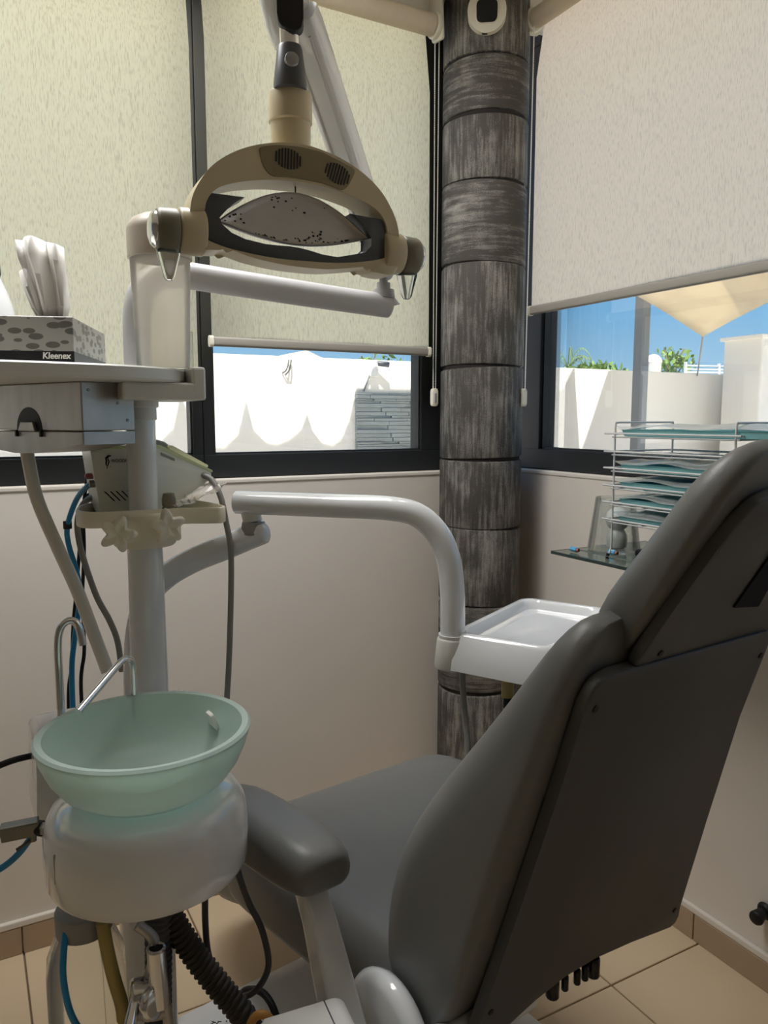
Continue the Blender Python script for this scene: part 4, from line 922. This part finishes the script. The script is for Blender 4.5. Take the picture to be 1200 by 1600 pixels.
for x, y in sp:
    t_ = min(.97, max(.03, (x+.104)/.208)); hi_ = .022+.047*math.sin(math.pi*t_)**.92-.004; lo_ = .022-.0185*math.sin(math.pi*t_)**.95+.0035
    x = max(-.095, min(.095, x)); y = max(lo_, min(hi_, y))
    r = rnd.uniform(.0006, .0017); q = []
    rr = ((x/.10)**2+((y-.034)/.036)**2)**.5; z = -.0004+.0024*min(1, rr)**3+.0009
    for i in range(7):
        a = 2*math.pi*i/7; q.append(b.verts.new(LF @ V((x+r*1.3*math.cos(a)*rnd.uniform(.7, 1.2), y+r*math.sin(a)*rnd.uniform(.7, 1.2), z))))
    b.faces.new(q)
o = obj('wear_spots', b, 'spot', rf, smooth=False); o['kind'] = 'stuff'
b = BM(); cyl(b, LF @ V((0, .066, 0)), LF @ V((0, .080, 0)), .0010, seg=8); obj('hanger_pin', b, 'black', lp)
# side collars, caps, chrome ends and clear lever grips
for s in (-1, 1):
    b = BM(); cyl(b, LF @ V((s*.122, .006, 0)), LF @ V((s*.1535, .006, 0)), .0285, .0275, 32, bev=.003); obj('side_collar', b, 'beige', lp)
    b = BM(); cyl(b, LF @ V((s*.1520, .005, 0)), LF @ V((s*.181, .005, 0)), .0265, .0255, 32, bev=.005); hn_ = obj('handle', b, 'olive', lp)
    b = BM(); rr_ = [(.0215, .179), (.0215, .182), (.018, .186), (.011, .1885), (.003, .1895)]
    loft(b, [[LF @ V((s*x, .005+r*math.cos(a), r*math.sin(a))) for a in [2*math.pi*i/28 for i in range(28)]] for r, x in rr_]); obj('end_dome', b, 'chrome', hn_)
    b = BM(); rows = []
    for y, w_, d in ((-.010, .0145, .010), (-.022, .0135, .0095), (-.040, .0090, .008), (-.050, .0065, .007), (-.054, .004, .004)):
        rows.append([LF @ V((s*.1665-.001*s+x*1.0, y, z)) for x, z in rrect(w_, -d, d, .005, .005, 4)])
    loft(b, rows); obj('lever_grip', b, 'clear', hn_)

# ------------------------------------------------------------------ instrument table on its own jointed arm
it = thing('instrument_table', 'white instrument table on a bent white arm over the seat', 'instrument table', (.245, 1.345, .62))
b = BM(); tube(b, [(.242, 1.345, .62), (.242, 1.345, .75), (.244, 1.348, .865), (.253, 1.350, .944), (.272, 1.347, .998), (.300, 1.327, 1.032), (.336, 1.300, 1.058), (.382, 1.266, 1.082), (.424, 1.237, 1.104), (.446, 1.221, 1.115)], lambda i, n: .0215 if i < n-5 else (.0214, .0212, .019, .015, .007)[i-(n-5)], 24); obj('lower_arm', b, 'white', it)
b = BM(); cyl(b, (.425, 1.236, 1.106), (.425, 1.236, 1.128), .0225, .0195, 24, bev=.002); obj('elbow_collar', b, 'greyp', it)
b = BM(); cyl(b, (.424, 1.237, 1.128), (.420, 1.240, 1.152), .0165, seg=24); obj('elbow_pin', b, 'whitep', it)
b = BM(); tube(b, [(.401, 1.255, 1.160), (.409, 1.247, 1.160), (.45, 1.204, 1.160), (.53, 1.120, 1.160), (.590, 1.058, 1.159), (.622, 1.026, 1.150), (.645, 1.004, 1.122), (.656, .990, 1.085), (.659, .983, 1.045), (.658, .978, 1.00), (.657, .976, .955)], lambda i, n: .0195 if i > 1 else (.0165, .0188)[i], 24); obj('upper_arm', b, 'white', it)
P0 = V((.645, .964, 0)); e1 = V((.882, .471, 0)); e2 = V((.471, -.882, 0))
TT = Matrix(((e1.x, e2.x, 0, P0.x), (e1.y, e2.y, 0, P0.y), (0, 0, 1, .972), (0, 0, 0, 1)))
def tray_ring(x0, x1, y0, y1, r, z): return [TT @ V((x, y, z)) for x, y in roundpoly([(x0, y0), (x1, y0), (x1, y1), (x0, y1)], r, 6)]
b = BM(); loft(b, [tray_ring(-.004, .306, -.016, .176, .02, -.055), tray_ring(-.010, .312, -.022, .182, .022, -.056), tray_ring(-.008, .310, -.020, .180, .024, -.040), tray_ring(.004, .296, -.006, .166, .028, -.006), tray_ring(.008, .292, -.002, .162, .028, -.001), tray_ring(.012, .288, .002, .158, .028, 0), tray_ring(.018, .282, .008, .152, .026, -.001), tray_ring(.022, .278, .012, .148, .024, -.006), tray_ring(.026, .274, .016, .144, .022, -.016), tray_ring(.034, .266, .022, .138, .02, -.018), tray_ring(.038, .262, .026, .134, .018, -.0175), tray_ring(.042, .258, .030, .130, .016, -.019)]); tr_ = obj('tray', b, 'white', it, angle=40)
b = BM(); cyl(b, (.657, .976, .912), (.657, .976, .962), .0285, .0245, 28, bev=.004); cyl(b, (.657, .976, .960), (.657, .976, .966), .0225, seg=28); obj('arm_socket', b, 'whitep', it)
b = BM(); prism(b, roundpoly([(.02, -.048), (.10, -.048), (.20, -.052), (.28, -.052), (.28, -.044), (.20, -.040), (.09, -.020), (.045, -.010), (.03, -.012)], .006), 0, .0035, TT @ Matrix.Translation((0, .171, 0)) @ Matrix.Rotation(math.pi/2, 4, 'X') @ Matrix.Translation((0, 0, -.012)), .001); obj('side_panel', b, 'white', tr_, angle=50)
b = BM(); lathe(b, [(.004, -.012), (.0095, -.010), (.010, .012), (.008, .016), (.010, .018), (.010, .04), (.003, .041)], 16, (.727, .925, .878)); hn2 = obj('handpiece_rest', b, 'yellow', it)
b = BM(); cyl(b, (.727, .925, .850), (.727, .925, .870), .007, .006, 14, bev=.001); obj('handpiece_tip', b, 'black', hn2)
b = BM(); tube(b, [(.677, .978, .925), (.676, .974, .88), (.671, .958, .83), (.664, .940, .79), (.655, .93, .72), (.65, .93, .63)], .0048, 10); tag(rebase(obj('tray_cord', b, 'hoseg'), (.677, .978, .925)), 'grey cord hanging from the white instrument table to the seat', 'cord')

# ------------------------------------------------------------------ hoses, tubes and cords
def hose(name, label, cat, pts, r, m, seg=12, n=8):
    b = BM(); tube(b, pts, r, seg, n); return tag(rebase(obj(name, b, m), pts[-1]), label, cat)
hose('shelf_hose', 'thick white hose curving from the metal dispenser down behind the post', 'hose', [(.088, 1.368, 1.30), (.090, 1.372, 1.264), (.094, 1.374, 1.227), (.103, 1.373, 1.169), (.127, 1.361, 1.095), (.155, 1.345, 1.014), (.178, 1.330, .932), (.192, 1.314, .880)], .0105, 'hosew')
b_ = hose('air_tube', 'bright blue air tube hanging left of the post', 'tube', [(.190, 1.312, 1.196), (.177, 1.33, 1.192), (.164, 1.38, 1.165), (.151, 1.41, 1.118), (.152, 1.416, 1.084), (.161, 1.405, 1.039), (.164, 1.396, .995), (.152, 1.385, .931), (.143, 1.375, .879), (.139, 1.355, .796), (.138, 1.34, .72)], .0046, 'blue')
b = BM(); cyl(b, (.1512, 1.4105, 1.112), (.1512, 1.4115, 1.126), .0072, seg=14, bev=.001); obj('tube_clip', b, 'black', b_)
hose('power_cable', 'thin black cable hanging just left of the blue air tube', 'cable', [(.188, 1.322, 1.208), (.186, 1.40, 1.200), (.176, 1.430, 1.114), (.170, 1.436, 1.058), (.163, 1.430, 1.003), (.153, 1.420, .937), (.146, 1.404, .873), (.138, 1.390, .838), (.134, 1.372, .787), (.134, 1.36, .70)], .0032, 'black', 8)
hose('power_cable', 'thin black cable hanging between the blue air tube and white hose', 'cable', [(.196, 1.37, 1.176), (.186, 1.42, 1.166), (.181, 1.438, 1.137), (.180, 1.443, 1.067), (.173, 1.436, .988), (.170, 1.420, .912), (.167, 1.406, .887), (.159, 1.394, .851), (.156, 1.376, .799), (.156, 1.36, .70)], .0034, 'black', 8)
hose('scaler_cord', 'grey cord looping from the scaler down to the post', 'cord', [(.196, 1.36, 1.171), (.185, 1.380, 1.166), (.1735, 1.398, 1.150), (.167, 1.411, 1.118), (.172, 1.409, 1.068), (.190, 1.395, .995), (.209, 1.384, .949), (.220, 1.378, .911), (.226, 1.385, .855)], .0052, 'hoseg')
hose('handpiece_cord', 'grey cord hanging straight from the right end of the scaler', 'cord', [(.358, 1.30, 1.205), (.370, 1.285, 1.196), (.377, 1.262, 1.170), (.380, 1.245, 1.129), (.383, 1.232, 1.081), (.379, 1.226, .996), (.371, 1.220, .889), (.361, 1.205, .829), (.340, 1.155, .765), (.305, 1.06, .725)], .0050, 'hoseg')
hose('hanging_cord', 'dark grey cord hanging in a loop below the spittoon housing', 'cord', [(.292, .975, .735), (.306, .984, .665), (.322, .990, .613), (.336, .980, .576), (.343, .972, .531), (.337, .972, .504), (.320, .976, .484), (.300, .986, .480), (.277, 1.000, .504), (.267, 1.010, .540), (.265, 1.015, .585), (.262, 1.00, .66), (.258, .99, .735)], .0046, 'hosed')
hose('wall_cable', 'short black cable running left from behind the frosted bowl', 'cable', [(.070, 1.190, .812), (.063, 1.186, .812), (.042, 1.176, .815), (.021, 1.164, .816), (-.012, 1.146, .814), (-.08, 1.12, .79), (-.14, 1.12, .70), (-.17, 1.15, .4), (-.18, 1.2, .004)], .0046, 'black')
def corrugated(name, label, pts, r, m, step=.0085):
    P_ = catmull(pts, 24); d = [0]
    for a, c in zip(P_, P_[1:]): d.append(d[-1]+(c-a).length)
    L = d[-1]; n = int(L/step)*4; path = []; k = 0
    for i in range(n+1):
        t = L*i/n
        while k < len(d)-2 and d[k+1] < t: k += 1
        path.append(P_[k].lerp(P_[k+1], (t-d[k])/max(1e-9, d[k+1]-d[k])))
    b = BM(); tubepath(b, path, lambda i, n_: r*(1, 1, .86, .86)[i % 4], 20); return tag(rebase(obj(name, b, m), pts[-1]), label, 'hose')
corrugated('drain_hose', 'grey ribbed drain hose hanging straight below the spittoon housing', [(.200, 1.012, .735), (.199, 1.008, .66), (.196, 1.002, .57), (.191, .994, .48), (.19, 1.0, .30), (.21, 1.06, .10), (.23, 1.12, .055)], .0185, 'hosed')
corrugated('drain_hose', 'dark ribbed drain hose slanting right below the spittoon housing', [(.196, 1.050, .735), (.214, 1.015, .625), (.240, .992, .566), (.272, .965, .515), (.300, .945, .470), (.325, .95, .38), (.33, 1.0, .22), (.32, 1.06, .07)], .0180, 'hosedd')
qc = thing('quick_connector', 'dull metal quick connector plugged into the left of the spittoon housing', 'connector', (.071, 1.022, .788))
b = BM(); cyl(b, (.082, .990, .787), (.060, 1.008, .788), .0085, seg=6, bev=.001); obj('nipple', b, 'steel', qc)
b = BM(); cyl(b, (.061, 1.007, .788), (.056, 1.011, .788), .0095, seg=20); obj('sleeve', b, 'black', qc)
b = BM(); box(b, (-.024, -.009, -.0095), (.020, .009, .0095), .002, T=frame((.038, 1.014, .790), (1, -.12, .03), (0, 1, 0))); obj('socket_body', b, 'dsteel', qc, smooth=False)
b = BM(); cyl(b, (.016, 1.017, .791), (.008, 1.018, .791), .0070, seg=16); cyl(b, (.009, 1.018, .791), (-.040, 1.024, .789), .0092, seg=6, bev=.001); obj('hose_nut', b, 'dsteel', qc)
b = BM(); cyl(b, (.050, 1.012, .779), (.050, 1.012, .772), .004, seg=10); cyl(b, (.049, 1.012, .774), (.030, 1.010, .766), .0022, seg=8); obj('release_pin', b, 'dsteel', qc)
hose('air_tube', 'blue tube curling down left of the metal quick connector', 'tube', [(.050, 1.014, .778), (.044, 1.020, .768), (.034, 1.028, .752), (.018, 1.036, .736), (-.004, 1.040, .726), (-.04, 1.045, .72), (-.08, 1.06, .60), (-.09, 1.1, .3), (-.08, 1.15, .006)], .0042, 'blue')
hose('connector_hose', 'dark hose running left out of frame from the quick connector', 'hose', [(-.036, 1.0235, .789), (-.07, 1.03, .78), (-.12, 1.06, .65), (-.13, 1.12, .3), (-.12, 1.2, .010)], .0065, 'black')
hose('foot_cable', 'short black cable arching over the white base plate', 'cable', [(.352, 1.235, .052), (.362, 1.218, .20), (.372, 1.205, .292), (.385, 1.180, .320), (.397, 1.145, .330), (.404, 1.112, .312), (.408, 1.09, .25), (.40, 1.08, .052)], .0062, 'black')
b = BM(); R_ = [V((.318+.0*t, .905, .515)) for t in (0,)]
c = V((.306, .900, .486)); ax = V((.86, -.40, .0)).normalized(); path = [c+ax*.016*math.cos(t)+V((0, 0, 1))*.026*math.sin(t) for t in [2*math.pi*i/28 for i in range(28)]]
tubepath(b, path, .0058, 12, closed=True); wr = rebase(obj('wooden_ring', b, 'wood'), c); tag(wr, 'honey coloured wooden ring beside the white link box', 'ring')

# ------------------------------------------------------------------ glass shelf on the right wall with the tray rack
SZ = .985
sh = thing('glass_shelf', 'tinted glass shelf fixed to the wall under the right window', 'shelf', (XR, 1.05, SZ))
b = BM(); box(b, (1.232, .70, SZ-.007), (XR-.001, 1.408, SZ-.0002), .001, 1); obj('glass_plate', b, 'shelf', sh, smooth=False)
b = BM(); box(b, (1.2305, .70, SZ-.0072), (1.2325, 1.4095, SZ)); box(b, (1.2305, 1.4075, SZ-.0072), (XR-.001, 1.4095, SZ)); obj('polished_edge', b, 'shelfe', sh, smooth=False)
for y in (.85, 1.25):
    b = BM(); box(b, (1.40, y-.006, SZ-.028), (XR, y+.006, SZ-.0075), .002); obj('bracket', b, 'chrome', sh, smooth=False)
rk = thing('wire_rack', 'white wire rack of six tiers on the glass shelf', 'rack', (1.375, 1.115, SZ))
RX0, RX1, RY0, RY1 = 1.285, 1.470, .960, 1.268
zt = [1.268, 1.228, 1.191, 1.152, 1.114, 1.075]
for y in (RY1, RY0):
    b = BM(); tube(b, [(RX0-.012, y-.0, SZ+.003), (RX0-.002, y, SZ+.02), (RX0, y, SZ+.05), (RX0, y, 1.20), (RX0, y, 1.284), (RX0+.006, y, 1.292), (RX0+.03, y, 1.2925), (RX1-.03, y, 1.2925), (RX1-.006, y, 1.292), (RX1, y, 1.284), (RX1, y, 1.20), (RX1, y, SZ+.05), (RX1, y, SZ+.003)], .0023, 10, 6); obj('end_frame', b, 'wire', rk)
    for x in (RX0-.012, RX1):
        b = BM(); cyl(b, (x, y, SZ), (x+.003 if x < RX1 else x, y, SZ+.012), .004, seg=10); obj('rubber_foot', b, 'black', rk)
for z in zt:
    b = BM()
    tube(b, [V((x, y, z)) for x, y in roundpoly([(RX0-.012, RY0-.012), (RX1+.006, RY0-.012), (RX1+.006, RY1+.012), (RX0-.012, RY1+.012)], .014, 4)], .0021, 8, 2, closed=True)
    tube(b, [V((x, y, z-.008)) for x, y in roundpoly([(RX0, RY0), (RX1, RY0), (RX1, RY1), (RX0, RY1)], .012, 4)], .0016, 8, 2, closed=True)
    for k in range(1, 4): cyl(b, (RX0, RY0+(RY1-RY0)*k/4, z-.008), (RX1, RY0+(RY1-RY0)*k/4, z-.008), .0013, seg=6)
    obj('tier', b, 'wire', rk)
names = {0: 'teal instrument tray in a clear sleeve, topmost in the wire rack', 2: 'teal tray in a clear sleeve, second from top in the rack', 3: 'teal tray in a clear sleeve, third from top in the rack', 4: 'teal tray in a loose sleeve, fourth from top in the rack', 5: 'teal tray holding navy cloth, lowest in the wire rack'}
for i, z in enumerate(zt):
    if i not in names: continue
    z0 = z-.0062; r = thing('instrument_tray', names[i], 'tray', ((RX0+RX1)/2, (RY0+RY1)/2, z0), 'teal trays in the wire rack')
    x0, x1, y0, y1 = RX0+.004, RX1-.006, RY0+.006, RY1-.010
    if i == 0: y0 -= .16
    def tl(g, zz, x0=x0, x1=x1, y0=y0, y1=y1): return [V((x, y, z0+zz)) for x, y in roundpoly([(x0+g, y0+g), (x1-g, y0+g), (x1-g, y1-g), (x0+g, y1-g)], .012, 4)]
    b = BM(); loft(b, [tl(.008, 0), tl(.004, .001), tl(0, .0135), tl(-.002, .0145), tl(.001, .0150), tl(.004, .0135), tl(.008, .004), tl(.012, .003)]); obj('tray_body', b, 'teal', r, angle=35)
    if i == 5:
        b = BM(); rows = []
        for a in range(9): rows.append([V((x0+.02+(x1-x0-.04)*a/8, y0+.03+(y1-y0-.09)*c/8, z0+.006+.012*math.sin(a*1.1+1)*math.sin(c*.9+.5)**2+.006)) for c in range(9)])
        loft(b, rows, cap=False, closed=False); obj('folded_cloth', b, 'navy', r)
    b = BM(); rows = []; rnd = random.Random(20+i); N1, N2 = 12, 16
    ph = [rnd.uniform(0, 6) for _ in range(4)]
    for a in range(N1+1):
        row = []
        for c in range(N2+1):
            u, v = a/N1, c/N2; e_ = min(u, 1-u, v, 1-v)*2
            zz = .0155+.010*min(1, e_*2.2)+.0035*math.sin(9*u+ph[0]+4*v)+.003*math.sin(13*v+ph[1]-3*u)
            row.append(V((x0-.006+(x1-x0+.010)*u, y0-.004+(y1-y0+.018)*v, z0+max(.0152, zz)+(.006 if v > .96 else 0))))
        rows.append(row)
    loft(b, rows, cap=False, closed=False); obj('sleeve', b, 'bag', r, smooth=False)
vc = (1.370, 1.344)
b = BM(); lathe(b, [(.02, .0), (.058, .0), (.062, .003), (.046, .128), (.044, .128), (.0595, .004), (.02, .0025)], 40, (*vc, SZ+.0005), sx_=1.0, sy_=1.0)
tag(rebase(obj('clear_holder', b, 'thinclear'), (*vc, SZ)), 'clear plastic holder at the left end of the glass shelf', 'holder')
fg = thing('white_figure', 'round white two-ball ornament inside the clear holder on the shelf', 'ornament', (1.382, 1.346, SZ+.0033))
b = BM(); lathe(b, [(.016, 0), (.0225, .004), (.0250, .020), (.0230, .034), (.016, .046), (.010, .050)], 28, (1.382, 1.346, SZ+.0035)); obj('body', b, 'whitep', fg)
b = BM(); bmesh.ops.create_uvsphere(b, u_segments=28, v_segments=18, radius=.0290, matrix=Matrix.Translation((1.382, 1.346, SZ+.075))); obj('head', b, 'whitep', fg)
def clipped_tube(label, pts, k):
    t = thing('tip_tubing', label, 'tubing', pts[0], 'clear tubing on the glass shelf'); P_ = catmull(pts, 8)
    b = BM(); tubepath(b, P_, .0013, 6); tubepath(b, [p+V((.004, .004, 0)) for p in P_], .0012, 6); obj('line', b, 'clear', t)
    a, c = P_[k], P_[k+3]; d = (c-a).normalized(); b = BM(); cyl(b, a-d*.004, a+d*.018, .0062, seg=8, bev=.001); obj('clip', b, 'clipb', t)
    b = BM(); cyl(b, a+d*.018, a+d*.023, .004, seg=8); obj('clip_ring', b, 'red', t)
clipped_tube('clear tubing with blue clip lying nearest the shelf corner', [(1.262, 1.372, SZ+.0075), (1.262, 1.362, SZ+.0075), (1.264, 1.33, SZ+.0075), (1.262, 1.28, SZ+.008), (1.262, 1.22, SZ+.008), (1.27, 1.13, SZ+.008)], 2)
clipped_tube('clear tubing with blue clip lying behind the front rack leg', [(1.312, 1.30, SZ+.0075), (1.312, 1.285, SZ+.0075), (1.316, 1.25, SZ+.0075), (1.318, 1.19, SZ+.008), (1.32, 1.12, SZ+.008)], 2)
b = BM(); T = frame((1.36, 1.20, SZ+.008), (.3, -1, 0), (1, .3, 0)); prism(b, roundpoly([(-.05, -.02), (.05, -.03), (.06, .01), (-.03, .03)], .012), -.0075, .012, T, .006)
tag(rebase(obj('black_pouch', b, 'black'), (1.36, 1.20, SZ)), 'small black pouch lying under the rack on the glass shelf', 'pouch')
b = BM(); c = V((1.549, 1.012, .186)); cyl(b, c, c+V((-.012, 0, 0)), .020, .017, 20, bev=.004); cyl(b, c+V((-.010, 0, 0)), c+V((-.045, -.004, -.004)), .012, .0165, 20, bev=.005)
tag(rebase(obj('door_stop', b, 'black'), c), 'small black rounded stop on the right wall above the skirting', 'stop')
